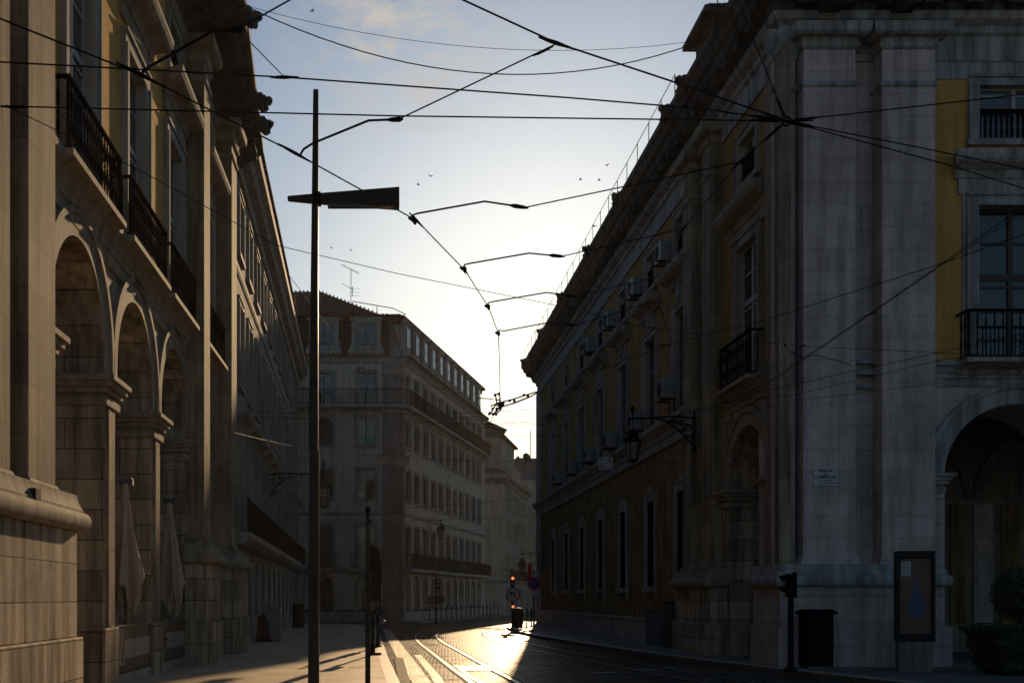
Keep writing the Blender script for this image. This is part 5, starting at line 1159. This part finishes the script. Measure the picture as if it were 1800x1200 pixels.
for tg in (P(1250, 165, z=7.0), P(1240, 192, z=6.9), P(700, 204, z=6.9), N1, P(1295, 0, z=8.6), P(1800, 166, z=7), P(1900, 318, z=6.7)):
    d = (tg-H).normalized(); m = MB(); m.tube([d*.04, d*.09, d*.12, d*.3, d*.36], [.006, .014, .018, .014, .006], 7); m.build('insulator', 'iron_dark', t)
# right side diagonals in front of the corner
wire('upper of two close diagonal wires rising steeply across the corner palace', [P(1900, 290, z=6.3), P(1800, 362, z=6.3), P(1660, 460, z=6.3), P(1530, 550, z=6.3), P(1375, 655, z=6.3), P(1340, 680, z=6.3)], .010)
wire('lower of two close diagonal wires rising steeply across the corner palace', [P(1900, 301, z=6.2), P(1800, 372, z=6.2), P(1655, 466, z=6.2), P(1530, 552, z=6.2), P(1360, 668, z=6.2), P(1260, 712, z=6.2)], .009, parts=[('clamp', P(1530, 552, z=6.2), Vector((-1, 0, -.3)).normalized(), 1)])
wire('long shallow wire passing the corner window and sinking to the wire junction', [P(1900, 378, z=6.4), P(1800, 412, z=6.4), P(1640, 468, z=6.4), P(1345, 562, z=6.4), P(1180, 604, z=6.4), P(1060, 648, z=6.3), P(940, 693, z=6.2), P(880, 716, z=6.1)], .010, parts=[('clamp', P(1166, 607, z=6.4), Vector((-1, 0, 0)), 1.2)])
wire('low wire rising gently across the pilasters towards the arch of the square', [P(1900, 566, z=6.0), P(1800, 587, z=6.0), P(1510, 650, z=6.0), P(1340, 688, z=6.0), P(1230, 722, z=6.0)], .009)
wire('second low wire below it across the pilasters of the corner palace', [P(1900, 590, z=5.9), P(1800, 606, z=5.9), P(1640, 636, z=5.9), P(1390, 695, z=5.9), P(1270, 706, z=5.9), P(1180, 735, z=5.9)], .008)
wire('faint lowest wire passing over the large arch of the square', [P(1900, 628, z=5.7), P(1780, 648, z=5.7), P(1640, 675, z=5.7), P(1380, 706, z=5.7), P(1300, 730, z=5.7)], .007)
bh = thing('wire_yoke', 'small triangular yoke clamping two wires in front of the corner pilaster', 'wire clamp', tuple(P(1395, 615, z=6.9)))
c = P(1395, 615, z=6.9); m = MB()
for a, b in (((1380, 607), (1393, 622)), ((1393, 622), (1414, 607)), ((1393, 622), (1407, 627)), ((1407, 627), (1436, 624)), ((1436, 624), (1500, 642))): m.tube([P(*a, z=6.9)-c, P(*b, z=6.9)-c], .008, 5)
m.build('yoke', 'iron_dark', bh); m = MB()
for a in ((1380, 607), (1414, 607), (1407, 627)): blob(m, P(*a, z=6.9)-c, .022, 2, 4)
m.build('insulator', 'iron_dark', bh)
# steel stay from the left eave to the mansard building and feeder
wire('pale stay cable from the roof dormer down past the lamp post', [P(505, 480, d=48), P(632, 646, d=60)], .022, mat='cable_pale', parts=[('clamp', P(632, 646, d=60), Vector((1, 0, 0)), 2)])
wire('dark wire from the end of the pale stay to the junction over the street', [P(632, 646, d=60), P(730, 672, d=54), P(845, 699, d=46), J], .018, parts=[('insulator', P(850, 700, d=44), Vector((1, -.3, -.1)).normalized(), 1.6)])
wire('short dark wire from the end of the pale stay to the mansard building wall', [P(632, 646, d=60), P(588, 690, d=73.5)], .02)
# level wires low over the street end
lev = [((415, 722), (945, 719), 30, 31, 'topmost', .010), ((420, 730), (1110, 745), 30, 38, 'second', .008), ((530, 706), (945, 744), 50, 50, 'third', .012), ((415, 733), (1330, 716), 30, 30, 'fourth', .008),
       ((412, 760), (640, 800), 30, 50, 'fifth', .010), ((640, 800), (1210, 812), 45, 33, 'sixth', .010), ((700, 737), (945, 740), 40, 40, 'seventh', .012), ((525, 905), (1010, 865), 55, 50, 'eighth', .012), ((530, 915), (940, 905), 58, 60, 'ninth', .013), ((530, 925), (870, 930), 60, 66, 'tenth', .013), ((860, 765), (1222, 745), 40, 33, 'eleventh', .01)]
for a, b, d0, d1, o_, r_ in lev:
    wire('%s of the thin level wires strung low across the end of the street, counted downwards' % o_, sagline(P(*a, d=d0), P(*b, d=d1), .12, 8), r_)
wire('pale slanting stay running down the shaded house row to the lantern', [P(430, 738, d=37), P(560, 868, d=46), P(632, 884, d=72)], .014, mat='cable_pale')
# junction (frog) hardware
jt = thing('wire_junction', 'dark cluster of crossing contact wire clamps hanging in the bright gap at the street end', 'wire junction', tuple(J)); s_ = J.y/1950
def L3(u, v): return Vector(((u-878)*s_, 0, -(v-703)*s_))
m = MB()
for a, b in (((870, 694), (877, 692)), ((872, 703), (880, 702)), ((878, 690), (880, 712)), ((871, 694), (874, 714)), ((862, 714), (880, 706)), ((866, 720), (874, 707)), ((872, 724), (880, 714)), ((858, 729), (867, 720)), ((860, 727), (872, 726)), ((872, 728), (880, 720)), ((868, 728), (875, 717)), ((884, 706), (900, 702)), ((900, 702), (925, 694)), ((884, 714), (905, 708)), ((905, 708), (930, 698)), ((925, 694), (945, 688)), ((930, 698), (945, 690))): m.tube([L3(*a), L3(*b)], .018, 5)
m.build('guide_bars', 'iron_dark', jt)
for u, v in ((878, 711), (883, 709), (896, 704), (904, 704), (921, 694), (928, 696), (866, 718), (873, 718), (880, 718), (860, 727), (867, 728), (872, 728), (870, 694), (877, 692)):
    m = MB(); m.tube([L3(u-2.2, v+1), L3(u, v), L3(u+2.2, v-1)], [.02, .042, .02], 6); m.tube([L3(u, v-2.5), L3(u, v+1)], .02, 5); m.build('clamp', 'iron_dark', jt)
m = MB(); blob(m, L3(881, 711), .09, 9, 5); m.build('frog_casting', 'iron_dark', jt)

# ================================================================ haze
m = MB(); m.raw(-1510, 1510, -610, 2510, -1.3, 29)
hz = m.build('haze', 'vent_dark'); hz['kind'] = 'stuff'
hm = bpy.data.materials.new('haze_air'); hm.use_nodes = True; hn = hm.node_tree; hn.nodes.clear()
ho = hn.nodes.new('ShaderNodeOutputMaterial'); pv = hn.nodes.new('ShaderNodeVolumePrincipled')
pv.inputs['Color'].default_value = (.9, .88, .86, 1); pv.inputs['Density'].default_value = .00013; pv.inputs['Anisotropy'].default_value = .5
hn.links.new(pv.outputs[0], ho.inputs['Volume']); hz.data.materials.clear(); hz.data.materials.append(hm)
